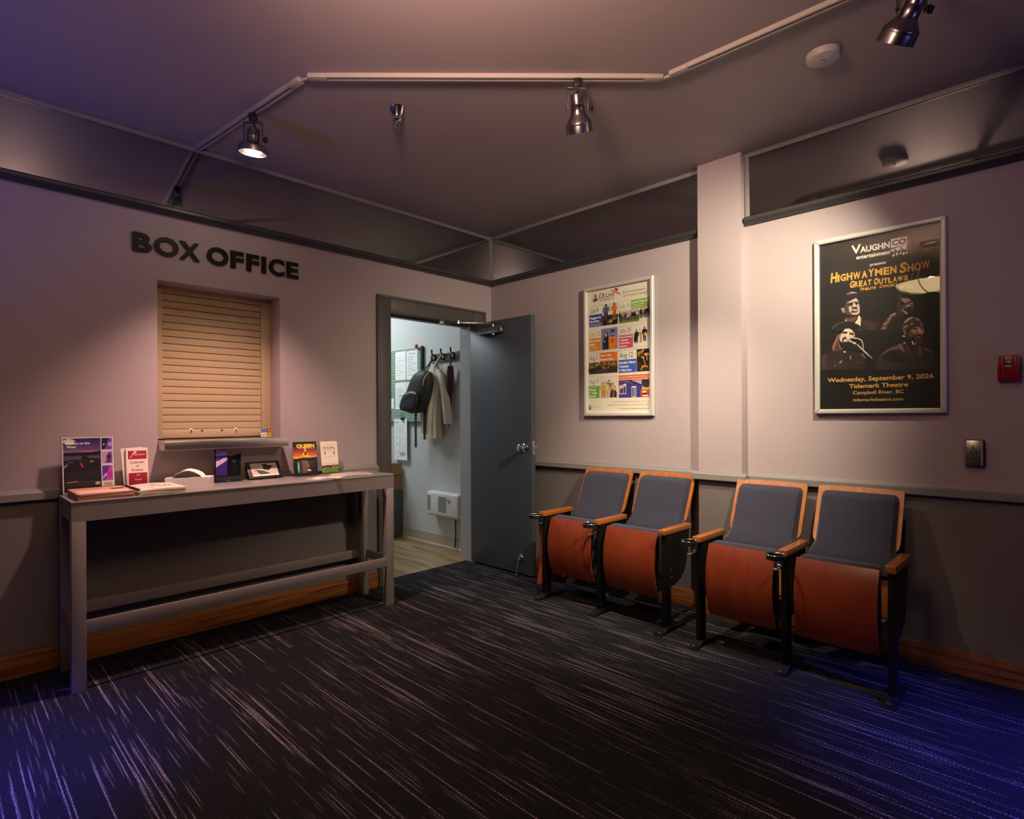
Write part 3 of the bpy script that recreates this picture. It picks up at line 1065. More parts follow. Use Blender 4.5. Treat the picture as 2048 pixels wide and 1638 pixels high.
# framed leaf and bird print on an easel
fp = thing('picture_frame', 'small black framed picture of a green leaf and dark bird leaning on a wire easel', 'picture', (-2.014, -0.108, TZ + 0.008), 0.02)
T = Matrix.Rotation(-0.62, 4, 'X')
w = MB()
w.box(-0.104, 0, 0, 0.104, 0.012, 0.118, bevel=0.002, M=T)
w.build('frame', BLACKPL, fp)
s = Sheet(0.0001)
s.rect(0, 0, 160, 90, '#c9b8a8', 0)
s.rect(0, 0, 160, 12, '#f0e6da', 1)
s.poly([(16, 38), (24, 42), (44, 42), (70, 36), (90, 26), (108, 13), (60, 11), (44, 16), (36, 26), (34, 36), (22, 36)], '#16130f', 2)
s.poly([(38, 36), (60, 34), (84, 25), (98, 16), (60, 14), (46, 20)], '#2c5a2a', 3)
s.poly([(66, 84), (84, 82), (94, 86), (104, 80), (100, 74), (120, 72), (142, 66), (124, 60), (116, 44), (100, 38), (78, 44), (70, 50), (76, 66), (70, 78)], '#16130f', 2)
s.poly([(80, 56), (92, 70), (96, 60), (88, 48)], '#39444a', 3); s.poly([(102, 48), (112, 62), (118, 62), (108, 46)], '#39444a', 3)
s.build('print', fp, T @ Matrix(((1, 0, 0, -0.080), (0, 0, -1, -0.0006), (0, 1, 0, 0.014), (0, 0, 0, 1))))
w = MB()
for x in (-0.045, 0.045):
    w.tube([(x, 0.07, -0.006), (x, 0.0, -0.006), (x, -0.022, -0.006), (x, -0.026, 0.004), (x, -0.012, 0.016)], 0.0016, 6)
    w.tube([(x, 0.07, -0.006), (x, 0.085, 0.05), (x, 0.074, 0.09)], 0.0016, 6)
w.tube([(-0.045, 0.07, -0.006), (0.045, 0.07, -0.006)], 0.0016, 6)
w.build('wire_easel', BLACK, fp)

# concert flyers in a clear holder
hq, T = leaflet_holder('clear leaflet holder with dark sunset concert flyers on the console table', (-1.770, -0.125, TZ), -0.10, 0.172, 0.17, 0.085, -0.14)
s = Sheet(0.00008)
s.mb.box(0, 0, -0.004, 0.150, 0.213, -0.0002, s.mi('#120d10'))
s.rect(0, 0, 150, 213, '#120d10', 0)
for k in range(10):
    a = k / 9.0
    c0 = (0xf0, 0x8a, 0x28); c1 = (0x60, 0x10, 0x3c)
    s.rect(0, 112 + k * 7, 150, 119 + k * 7, '#%02x%02x%02x' % tuple(int(p + (q - p) * a) for p, q in zip(c0, c1)), 1)
s.poly([(0, 106), (150, 106), (150, 122), (120, 118), (100, 126), (84, 120), (60, 128), (36, 118), (0, 122)], '#f0a83a', 2)
s.poly([(70, 190), (80, 190), (82, 160), (96, 128), (54, 128), (72, 150)], '#f7d24a', 3)
s.poly([(74, 150), (84, 152), (86, 138), (78, 126), (70, 130)], '#3a1410', 4)
s.ell(86, 124, 16, 10, '#f2c83a', 3)
s.poly([(0, 100), (150, 104), (150, 114), (110, 110), (60, 112), (20, 106), (0, 108)], '#1c1110', 5)
s.text('QUEEN', 22, 176, 24, '#f7d648', 6, w=116, bold=0.06)
s.text('QUEEN', 20, 177, 24, '#7a5510', 5, w=118, bold=0.07)
s.line([(50, 170), (136, 170)], 2, '#f0a0a8', 6)
s.ell(30, 52, 7, 38, '#3fae9c', 6); s.ell(30, 52, 4, 32, '#a8ecd8', 7)
s.line([(44, 12), (44, 96)], 2, '#b06a30', 6)
s.poly([(52, 14), (52, 96), (90, 92), (102, 60), (80, 16)], '#7a6250', 6)
rr = random.Random(11)
for k in range(16):
    x = rr.uniform(56, 86); y = rr.uniform(22, 88)
    s.line([(x, y), (x + rr.uniform(8, 24), y + rr.uniform(-3, 3))], rr.uniform(1, 2.6), rr.choice(['#a89080', '#c8b0a0', '#4a3a32', '#866a58']), 7)
s.poly([(84, 30), (100, 24), (112, 28), (104, 36), (88, 40)], '#efe6dc', 8)
for k in range(5):
    s.line([(100, 50 + k * 9), (138, 51 + k * 9)], 1.4, '#8a7a70', 7)
fl = s.build('flyer')
place(fl, hq, T @ Matrix(((1, 0, 0, -0.078), (0, 0, -1, -0.0075), (0, 1, 0, 0.005), (0, 0, 0, 1))))
tag(fl, 'front concert flyer with yellow lettering over an orange sunset', 'flyer', 'sunset concert flyers in the holder')
for i in range(2):
    w = MB()
    w.box(-0.075, 0, 0, 0.075, 0.003, 0.213)
    o = w.build('flyer', ink('#241318'))
    place(o, hq, T @ Matrix.Translation((0.001 + 0.002 * i, -0.002 + i * 0.005, 0.005 + 0.001 * i)))
    tag(o, 'dark-edged concert flyer hidden behind the sunset flyer', 'flyer', 'sunset concert flyers in the holder')

# cream social leaflets in the next holder
hs2, T = leaflet_holder('narrow clear leaflet holder with cream leaflets next to the concert flyers', (-1.580, -0.085, TZ), -0.08, 0.122, 0.16, 0.07, -0.16)
s = Sheet(0.00008)
s.mb.box(0.003, 0.003, -0.006, 0.115, 0.206, -0.0002, s.mi('#3a302c'))
s.poly([(0, 0), (118, 0), (118, 200), (116, 206), (110, 209), (0, 209)], '#f1e6d4', 0)
s.text('SOCIAL', 16, 160, 13, '#6b6a34', 1, w=86, bold=0.03)
s.text('PROGRAM', 16, 148, 8, '#8f8d78', 1, w=86)
s.line([(30, 184), (90, 186)], 2, '#b9b29a', 1)
for x in (28, 92):
    s.person(x, 118, 24, '#554f48', '#2b2826', z=2)
s.line([(18, 106), (80, 106)], 1.6, '#b0a698', 1)
s.rect(0, 0, 118, 44, '#6f9a34', 1)
s.poly([(0, 34), (30, 40), (60, 36), (118, 46), (118, 52), (90, 48), (40, 50), (0, 46)], '#2f3a1c', 2)
rr = random.Random(4)
for k in range(26):
    s.ell(rr.uniform(6, 112), rr.uniform(4, 38), rr.uniform(2, 7), rr.uniform(2, 6), rr.choice(['#9fc24a', '#3d6a1e', '#c9b23a', '#4a7a2c', '#c05a3a', '#28401a']), 3, 9)
s.ell(84, 44, 9, 12, '#c8704a', 4); s.ell(44, 34, 7, 8, '#8a6a5a', 4)
o = s.build('leaflet')
place(o, hs2, T @ Matrix(((1, 0, 0, -0.059), (0, 0, -1, -0.004), (0, 1, 0, 0.005), (0, 0, 0, 1))))
tag(o, 'cream leaflet with green garden picture beside the sunset flyers', 'leaflet')

# loose leaflets and a folded newspaper
s = Sheet(0.0001)
s.mb.box(-0.07, -0.045, 0, 0.07, 0.045, 0.0016, s.mi('#f0e4dc'))
s.rect(-66, -40, 66, 40, '#f3e8e0', 17)
s.rect(-20, -36, 40, -6, '#c48a9a', 18); s.rect(-60, 4, -10, 34, '#d8c0b8', 18)
o = s.build('loose_leaflet', None, flat_up(-1.785, -0.315, TZ + 0.001, 0.5))
tag(o, 'pink and white leaflet lying flat before the sunset flyers', 'leaflet')
s = Sheet(0.0001)
s.mb.box(-0.05, -0.07, 0, 0.05, 0.07, 0.0016, s.mi('#efe6de'))
s.rect(-44, 10, 44, 62, '#e4d2c8', 17); s.rect(-40, -56, 20, -4, '#d8b0a8', 18)
o = s.build('loose_leaflet', None, flat_up(-1.69, -0.345, TZ + 0.003, -0.95))
tag(o, 'white leaflet lying askew on the table edge left of the folded newspaper', 'leaflet')
np_ = thing('newspaper', 'folded newsprint lying flat on the right end of the console table', 'newspaper', (-1.545, -0.285, TZ + 0.0008), -0.18)
w = MB()
wavy_leaf(w, -0.12, -0.085, 0.12, 0.075, 0.0, 0.0035, 0.003, 0)
wavy_leaf(w, -0.115, -0.085, 0.118, 0.07, 0.005, 0.003, 0.004, 0)
rr = random.Random(8)
for k in range(40):
    x, y = -0.10 + (k % 8) * 0.027, -0.06 + (k // 8) * 0.026
    w.box(x, y, 0.0, x + rr.uniform(0.012, 0.022), y + rr.uniform(0.004, 0.016), 0.0003, 1 + k % 2, M=Matrix.Translation((0, 0, 0.0085 + 0.004 * math.sin(PI * (x + 0.115) / 0.233))))
w.build('pages', [simple('newsprint', (0.62, 0.57, 0.52), 0.8), ink('#8a827c'), ink('#b4a8a0')], np_)
# ================================================================== POSTERS
def poster_frame(name_label, y_left, z_bot, depth, shade):
    """snap frame 566 x 942 mm on the poster wall; returns the root"""
    W, H = 0.566, 0.940
    t = thing('poster_frame', name_label, 'poster', (0, y_left, z_bot))
    R = on_right_wall(0, 0, 0)
    bw = 0.025
    for nm, a in (('frame_rail', ((0, 0), (W, 0), (W - bw, bw), (bw, bw))), ('frame_rail', ((W, 0), (W, H), (W - bw, H - bw), (W - bw, bw))),
                  ('frame_rail', ((W, H), (0, H), (bw, H - bw), (W - bw, H - bw))), ('frame_rail', ((0, H), (0, 0), (bw, bw), (bw, H - bw)))):
        m = MB()
        e = 0.0006
        cx = sum(p[0] for p in a) / 4
        cy = sum(p[1] for p in a) / 4
        aa = [(p[0] + (cx - p[0]) * 0.004, p[1] + (cy - p[1]) * 0.004) for p in a]
        n = len(aa)
        lo = [(p[0], p[1], 0.004) for p in aa]
        mid = [(p[0], p[1], depth - 0.004) for p in aa]
        # rounded face: the outer and inner long edges step back a little
        o1 = [(aa[i][0], aa[i][1], depth - 0.004) for i in range(n)]
        f1 = [(aa[0][0] * 0.8 + aa[3][0] * 0.2, aa[0][1] * 0.8 + aa[3][1] * 0.2, depth), (aa[1][0] * 0.8 + aa[2][0] * 0.2, aa[1][1] * 0.8 + aa[2][1] * 0.2, depth),
              (aa[1][0] * 0.25 + aa[2][0] * 0.75, aa[1][1] * 0.25 + aa[2][1] * 0.75, depth), (aa[0][0] * 0.25 + aa[3][0] * 0.75, aa[0][1] * 0.25 + aa[3][1] * 0.75, depth)]
        vs = lo + o1 + f1
        fs = [(3, 2, 1, 0)] + [(i, (i + 1) % 4, 4 + (i + 1) % 4, 4 + i) for i in range(4)] + [(4 + i, 4 + (i + 1) % 4, 8 + (i + 1) % 4, 8 + i) for i in range(4)] + [(8, 9, 10, 11)]
        m.add(vs, fs, 0)
        m.build(nm, ALU, t, R)
    m = MB()
    m.box(0.004, 0.004, 0.0, W - 0.004, H - 0.004, 0.010)
    m.build('backing_board', BLACKPL, t, R)
    m = MB()
    m.box(bw - 0.002, bw - 0.002, 0.0165, W - bw + 0.002, H - bw + 0.002, 0.0185)
    m.build('glazing', GLASS, t, R)
    return t, R


# ---- summer street events poster
p1, R = poster_frame('light framed street events poster with coloured date panels, left of the pilaster', -1.000, 1.225, 0.030, 0)
s = Sheet(0.00015)
s.rect(22, 22, 544, 918, '#f4ead8', 0)
# logo
s.ring(94, 862, 22, 26, '#9a2a34', 2, 3.6, 6.2); s.ring(94, 862, 33, 35, '#c8868a', 2, 2.0, 4.6); s.ring(92, 866, 27, 32, '#8a3b45', 2, 4.2, 5.9)
for k in range(7):
    a = 1.2 + k * 0.42
    s.poly([(94 + 16 * math.cos(a), 862 + 16 * math.sin(a)), (94 + 27 * math.cos(a + 0.12), 862 + 27 * math.sin(a + 0.12)), (94 + 18 * math.cos(a + 0.28), 862 + 18 * math.sin(a + 0.28))], ['#b03a44', '#6a7a8a', '#3a4a5a'][k % 3], 2)
s.poly([(88, 838), (98, 842), (96, 856), (104, 868), (98, 886), (90, 872), (92, 860), (84, 852)], '#1f2c34', 3)
s.ell(96, 884, 4.5, 5.5, '#1f2c34', 3); s.ell(80, 846, 6, 5, '#b03a44', 3); s.ell(104, 850, 6, 9, '#8a2a38', 2)
s.text('CR', 126, 852, 34, '#202a30', 2, w=50, bold=0.01)
s.text('Live', 184, 852, 34, '#2b3336', 2, w=72, bold=0.005)
s.text('STREETS', 129, 829, 17, '#8a4a50', 2, w=126)
s.poly([(226, 889), (303, 850), (306, 862), (229, 902)], '#b8312c', 3); s.poly([(256, 892), (284, 880), (289, 896), (261, 908)], '#b8312c', 2)
s.poly([(229, 889), (301, 853), (303, 860), (231, 898)], '#e8b8a0', 4); s.text('rescheduled', 236, 888, 6, '#b8312c', 5, w=60, bold=0.02, rot=-0.47)
s.text('Entertainment', 328, 857, 17, '#7d9a3c', 2, w=176, bold=0.008)
s.text('all', 328, 832, 17, '#b87a8c', 2, w=22); s.text('summer', 358, 832, 17, '#b0583c', 2, w=88); s.text('long!', 454, 832, 17, '#5a5a94', 2, w=60)


def panel(x0, y0, x1, y1, edge, paper='#f6efe2'):
    s.rect(x0, y0, x1, y1, edge, 1)
    s.rect(x0 + 1.2, y0 + 1.2, x1 - 1.2, y1 - 1.2, paper, 2)


# July 8
panel(40, 651, 284, 801, '#3a3a4a')
s.text('July 8', 50, 755, 34, '#22263a', 4, w=70, bold=0.0)
s.rect(40, 651, 154, 740, '#2f459c', 3)
s.text('Reggae in', 46, 710, 17, '#f5f2ee', 4, w=96, bold=0.05); s.text('the River', 46, 684, 17, '#f5f2ee', 4, w=84, bold=0.05)
s.text('F. Leroy Bass & Friends', 46, 668, 6, '#f5f2ee', 4, w=102, bold=0.03); s.text('plus local island artists', 46, 657, 6, '#f5f2ee', 4, w=96, bold=0.03)
s.rect(155, 652, 283, 800, '#e8d8c8', 3); s.rect(155, 652, 283, 722, '#2a1d18', 4)
s.person(186, 690, 112, '#5a6a86', '#241c20', '#7a4a30', z=5, w=1.25); s.line([(160, 734), (222, 780)], 4, '#241810', 9)
s.person(256, 706, 96, '#e8762c', '#c05a20', '#6a3c26', z=5, w=1.15); s.ell(228, 742, 17, 14, '#f0d8a0', 9); s.line([(222, 752), (250, 782)], 3, '#3a2618', 9)
s.person(180, 650, 74, '#4a3228', '#1c1512', '#a86c4a', z=10, w=1.3); s.person(254, 648, 84, '#7a4630', '#1c1512', '#c08a60', z=10, w=1.3)
s.ell(225, 676, 16, 13, '#b8845a', 14); s.line([(196, 668), (272, 694)], 5, '#c8a07a', 15)
# July 15
panel(292, 650, 536, 801, '#7d9a4c')
s.text('July 15', 300, 752, 34, '#8fa04a', 4, w=82)
s.rect(389, 739, 536, 801, '#86b542', 3)
s.text('Local Line Up', 394, 778, 16, '#f8f6ee', 4, w=134, bold=0.04); s.text('F. Dry Bud Shakers', 394, 762, 8, '#f8f6ee', 4, w=98, bold=0.03); s.text('and Familiar Sounds', 394, 747, 8, '#f8f6ee', 4, w=94, bold=0.03)
s.rect(293, 650, 453, 738, '#cfc6d4', 3); s.rect(293, 650, 453, 676, '#6f8c2c', 4)
rr = random.Random(2)
for k in range(17):
    s.person(301 + k * 9.2, 666 + rr.uniform(-4, 5), rr.uniform(44, 58), rr.choice(['#2b2320', '#4a3a34', '#d8c8b8', '#7a3428', '#30343c', '#c8a848', '#3a4a7a', '#1c1818']), rr.choice(['#1c1a1c', '#332c2a', '#4a4450']), z=5 + 3 * (k % 2), w=1.2)
for k, tp in enumerate(('#24201f', '#c8a070', '#1d1a1a', '#2b2422')):
    s.person(468 + k * 18.5, 664 + (k % 2) * 5, 74, tp, '#1c1a1c', z=5, w=0.95)
# July 22
panel(39, 476, 281, 630, '#b08a60')
s.text('July 22', 46, 583, 34, '#d8983c', 4, w=88)
s.rect(40, 476, 141, 568, '#e8952c', 3)
s.text('Bow and', 46, 543, 17, '#f8efe0', 4, w=86, bold=0.05); s.text('Bass', 46, 517, 17, '#f8efe0', 4, w=46, bold=0.05)
s.text('F. Sound and', 46, 501, 7, '#f8efe0', 4, w=64, bold=0.03); s.text('Moody Bee', 46, 487, 7, '#f8efe0', 4, w=60, bold=0.03)
s.rect(144, 477, 280, 628, '#7b86c4', 3)
s.poly([(158, 478), (206, 478), (208, 530), (200, 560), (170, 560), (156, 530)], '#23232c', 5)
s.poly([(170, 540), (168, 586), (176, 602), (190, 604), (202, 590), (208, 544), (196, 560)], '#2a1c18', 6); s.ell(184, 582, 11, 15, '#d8a484', 7)
s.ell(172, 535, 8, 5, '#e0b89a', 7); s.poly([(178, 536), (204, 528), (204, 520), (176, 526)], '#1c1c24', 8)
s.poly([(210, 478), (262, 478), (264, 520), (272, 520), (276, 552), (258, 566), (224, 566), (204, 552), (206, 520)], '#f08a1c', 5)
s.poly([(266, 480), (272, 480), (276, 520), (266, 520)], '#c88a66', 6)
s.ell(240, 588, 14, 19, '#d09a78', 7); s.poly([(225, 594), (226, 610), (240, 618), (254, 610), (255, 594), (240, 602)], '#231c1a', 8)
s.rect(228, 588, 252, 594, '#141416', 9); s.poly([(229, 580), (232, 570), (240, 566), (248, 570), (251, 580), (240, 574)], '#3a2a22', 8)
s.rect(224, 540, 254, 546, '#8a4a10', 7); s.rect(230, 520, 236, 540, '#8a4a10', 7); s.rect(242, 520, 248, 540, '#8a4a10', 7)
# July 29
panel(291, 474, 536, 626, '#b88a94')
s.text('July 29', 300, 580, 34, '#b04a5a', 4, w=88)
s.rect(292, 474, 404, 566, '#d8526c', 3)
for k, tx_ in enumerate(('Blues & Swing', 'Originals', 'F. Blue Moon', 'Marquee')):
    s.text(tx_, 296, 547 - k * 21, 13, '#fbeee8', 4, w=[102, 70, 84, 62][k], bold=0.05)
for x, y, h, tp, fl_ in ((432, 500, 92, '#241c1a', '#1c1818'), (494, 508, 100, '#1e1a1a', '#171415')):
    s.person(x, y, h, tp, fl_, z=5, w=1.0)
s.poly([(424, 500), (410, 520), (414, 546), (436, 550), (440, 530)], '#2b221e', 9); s.line([(430, 570), (468, 566)], 5, '#2a201c', 9)
s.poly([(458, 500), (472, 504), (474, 560), (460, 562)], '#d88a5c', 8); s.ell(502, 556, 13, 13, '#e0b040', 9); s.line([(508, 566), (532, 602)], 2, '#4a3a34', 9)
s.line([(456, 604), (462, 566)], 1.5, '#6a4a3c', 9)
# Aug 5
panel(35, 305, 279, 457, '#a86a58')
s.text('Aug 5', 42, 408, 34, '#b04848', 4, w=70)
s.rect(131, 392, 279, 456, '#ee7a30', 3)
s.text('River City', 136, 429, 17, '#fbeada', 4, w=96, bold=0.05); s.text('Street Fest', 134, 401, 17, '#fbeada', 4, w=112, bold=0.05)
s.rect(36, 308, 278, 392, '#2a201c', 3); s.rect(36, 366, 278, 392, '#6a4c30', 4)
rr = random.Random(9)
for k in range(60):
    s.ell(rr.uniform(40, 274), rr.uniform(344, 388), rr.uniform(3, 8), rr.uniform(3, 8), rr.choice(['#c88a3a', '#e8b05a', '#8a5a2c', '#d8c0a0', '#3a2a22', '#a8703a', '#e0a868']), 5, 8)
for k in range(16):
    s.ell(44 + k * 15 + rr.uniform(-4, 4), 336 + rr.uniform(-10, 8), 11, 15, rr.choice(['#221a18', '#2f2622', '#3a2e28', '#1a1514']), 6, 10)
for k in range(9):
    s.line([(rr.uniform(40, 230), rr.uniform(312, 340)), (rr.uniform(60, 260), rr.uniform(312, 344))], 1.2, '#7a6a60', 7)
# Aug 12
panel(288, 303, 530, 457, '#7a86a8')
s.text('Aug 12', 298, 408, 34, '#33384a', 4, w=104)
s.rect(288, 303, 431, 394, '#3f63c8', 3)
s.text("Rockin' River", 294, 366, 17, '#f4f2f0', 4, w=132, bold=0.05); s.text('Country', 294, 340, 17, '#f4f2f0', 4, w=78, bold=0.05); s.text('F. Mitch Zorn', 294, 314, 15, '#f4f2f0', 4, w=98, bold=0.05)
s.rect(433, 303, 529, 456, '#1c120e', 3)
s.poly([(440, 420), (444, 438), (462, 444), (478, 436), (480, 420), (466, 430), (454, 424), (450, 404)], '#c88a2c', 5)
s.ell(464, 412, 12, 17, '#5a3420', 5); s.poly([(474, 410), (480, 402), (478, 392), (470, 396)], '#b07a5a', 6)
s.ell(508, 418, 20, 9, '#f0a83a', 5); s.line([(508, 412), (512, 376)], 7, '#d08a3a', 6)
s.line([(482, 396), (500, 350)], 6, '#c8946a', 7); s.ell(482, 398, 9, 6, '#e0b48a', 8)
s.poly([(434, 304), (520, 304), (524, 330), (500, 346), (480, 342), (452, 380), (436, 372)], '#38281a', 4)
s.poly([(468, 306), (476, 326), (500, 334), (522, 324), (520, 338), (494, 348), (476, 344), (462, 322)], '#c88420', 6)
s.poly([(470, 444), (480, 450), (492, 452), (486, 444), (478, 436)], '#e8dcd0', 6)
# Aug 19
panel(31, 132, 277, 285, '#8a9a70')
s.text('Aug 19', 40, 236, 34, '#7f9a54', 4, w=80)
s.rect(31, 133, 127, 222, '#6fae3c', 3)
for k, (tx_, hh) in enumerate((('CR Live Streets', 7), ('Finale', 17), ('F. Yukon', 15), ('Blonde', 15))):
    s.text(tx_, 36, (210, 185, 163, 140)[k], hh, '#f5f3e6', 4, w=(74, 64, 72, 58)[k], bold=0.045)
s.rect(129, 133, 276, 283, '#e8dcd4', 3)
for x, h, tp, lg in ((152, 110, '#d0a848', '#b08a38'), (204, 124, '#8a7060', '#c8b8a0'), (236, 104, '#c89a78', '#3a2a28'), (178, 112, '#e0c690', '#c8a878')):
    s.person(x + 6, 134, h, tp, lg, '#e0b494', '#2a1a16', z=5 + int(x) % 3, w=1.2)
s.poly([(214, 134), (272, 134), (274, 166), (262, 186), (250, 176), (240, 200), (222, 176)], '#241c1c', 11); s.poly([(238, 134), (250, 134), (252, 176), (246, 184)], '#c8543c', 12)
s.ell(246, 200, 10, 14, '#e0b494', 12)
# night market
panel(288, 128, 529, 285, '#c87868')
s.rect(288, 248, 529, 284, '#e0602c', 3)
s.text('The Rail Yard Night Market (5 to 9 p.m.)', 292, 268, 9, '#fbe8d8', 4, w=232, bold=0.03); s.text('Meet local vendors at select Street events nightly', 292, 254, 7.5, '#fbe8d8', 4, w=228, bold=0.03)
s.rect(289, 129, 529, 248, '#b8a8d0', 3)
s.poly([(289, 129), (480, 129), (480, 196), (458, 210), (350, 240), (289, 246)], '#3b3796', 4)
s.poly([(289, 246), (356, 242), (470, 204), (476, 212), (390, 248), (289, 248)], '#2a2440', 5)
for k in range(9):
    s.line([(350 + k * 14, 130), (350 + k * 14, 222 - k * 3)], 1, '#2d2a7c', 5)
s.rect(294, 154, 348, 216, '#d8c8e0', 5); s.rect(300, 160, 322, 210, '#2f2a3a', 6); s.rect(326, 160, 343, 210, '#3a3244', 6)
s.poly([(296, 206), (344, 228), (350, 214), (304, 190)], '#f4ece4', 8); s.text('NEW', 306, 196, 11, '#a86a70', 9, w=36, bold=0.04, rot=0.42)
s.rect(392, 130, 428, 206, '#e4dcec', 6); s.rect(397, 134, 408, 196, '#3a3450', 7); s.rect(413, 134, 423, 196, '#57506c', 7)
s.poly([(470, 248), (528, 248), (528, 200), (500, 190), (470, 212)], '#232a34', 6); s.rect(470, 178, 528, 194, '#e8b030', 7); s.rect(460, 130, 529, 178, '#c83c2c', 6)
s.rect(474, 160, 506, 170, '#f4e8dc', 8); s.rect(472, 146, 512, 156, '#24442c', 8); s.rect(476, 134, 522, 143, '#f0e4d8', 8)
# footer
s.text('These FREE events run from 6:30 to 10 p.m. on', 527, 97, 9, '#8a8278', 2, w=286, align='R')
s.text('Shoppers Row, Campbell River, unless otherwise noted.', 526, 75, 9, '#8a8278', 2, w=334, align='R')
s.text('* All details at campbellriver.ca/events', 526, 48, 9, '#6f6860', 2, w=240, align='R', bold=0.01)
s.rect(32, 48, 52, 58, '#232a5a', 2); s.rect(32, 58, 38, 80, '#232a5a', 2); s.ell(48, 67, 5, 9, '#232a5a', 2); s.ell(37, 82, 2.5, 2.5, '#232a5a', 2)
s.text('Campbell', 60, 64, 9, '#9a938a', 2, w=46); s.text('River', 60, 50, 6, '#b0a89e', 2)
s.line([(118, 48), (132, 76)], 1.6, '#9a8f86', 2); s.line([(122, 72), (140, 78)], 1.6, '#9a8f86', 2); s.line([(136, 60), (164, 61)], 1, '#b8b0a6', 2)
s.build('poster_print', p1, R @ Matrix.Translation((0, 0, 0.0105)))

# ---- black concert poster
p2, R = poster_frame('large framed black concert poster with gold lettering and four performers, right of the pilaster', -2.535, 1.2315, 0.030, 0)
s = Sheet(0.00015)
BG = '#080707'
s.rect(22, 20, 546, 918, BG, 0)
s.rect(22, 700, 546, 918, '#15100c', 1)
WHT, GOLD = '#ece6de', '#e3a23a'
s.text('V', 173, 837, 46, WHT, 4, w=44, bold=0.02); s.text('AUGHN', 213, 837, 31, WHT, 4, w=128, bold=0.03)
s.rect(346, 836, 412, 877, '#e4ded6', 3); s.text('CO', 350, 843, 28, '#0d0b0c', 4, w=58, bold=0.04)
s.rect(346, 805, 412, 836, '#e4ded6', 3); s.poly([(344, 826), (414, 836), (414, 837), (344, 832)], BG, 4)
for k, x in enumerate((352, 366, 380, 393, 405)):
    s.ell(x, 806 + (k % 2) * 5, 6, 8, BG, 4); s.line([(x, 808), (x + (-5 if k % 2 else 6), 830)], 3, BG, 4)
    s.ell(x + 4, 794 + (k % 3) * 3, 5, 7, '#d8d2ca', 3)
s.text('entertainment', 195, 805, 21, WHT, 4, w=148, bold=0.025)
s.text('presents', 256, 759, 15, '#d8cfc4', 4, w=69, bold=0.03)
def caps(txt, x, y, h0, h1, wtot, col, bold):
    """first letters taller, the rest small capitals with jittered heights"""
    rr = random.Random(len(txt))
    wts = [{'I': 0.45, 'W': 1.3, 'M': 1.25, ' ': 0.5}.get(ch, 1.0) * (1.15 if i == 0 else 1.0) for i, ch in enumerate(txt)]
    x0 = x
    for i, ch in enumerate(txt):
        step = wtot * wts[i] / sum(wts)
        if ch != ' ':
            hh = h0 if i == 0 else h1 + rr.uniform(-1.5, 2.5)
            s.text(ch, x0, y + rr.uniform(-1.5, 1.5), hh, col, 5, w=step * (0.7 if ch == 'I' else 0.88), bold=bold, slant=0.08 if i == 0 else 0.0)
        x0 += step
caps('HIGHWAYMEN', 76, 704, 54, 38, 296, GOLD, 0.04)
caps('SHOW', 380, 702, 52, 40, 126, '#d0922e', 0.04)
caps('GREAT', 165, 662, 36, 28, 100, GOLD, 0.04)
caps('OUTLAWS', 272, 661, 34, 27, 146, GOLD, 0.04)
caps('TRIBUTE', 210, 639, 17, 14, 74, GOLD, 0.03)
caps('CONCERT', 296, 640, 16, 14, 77, GOLD, 0.03)
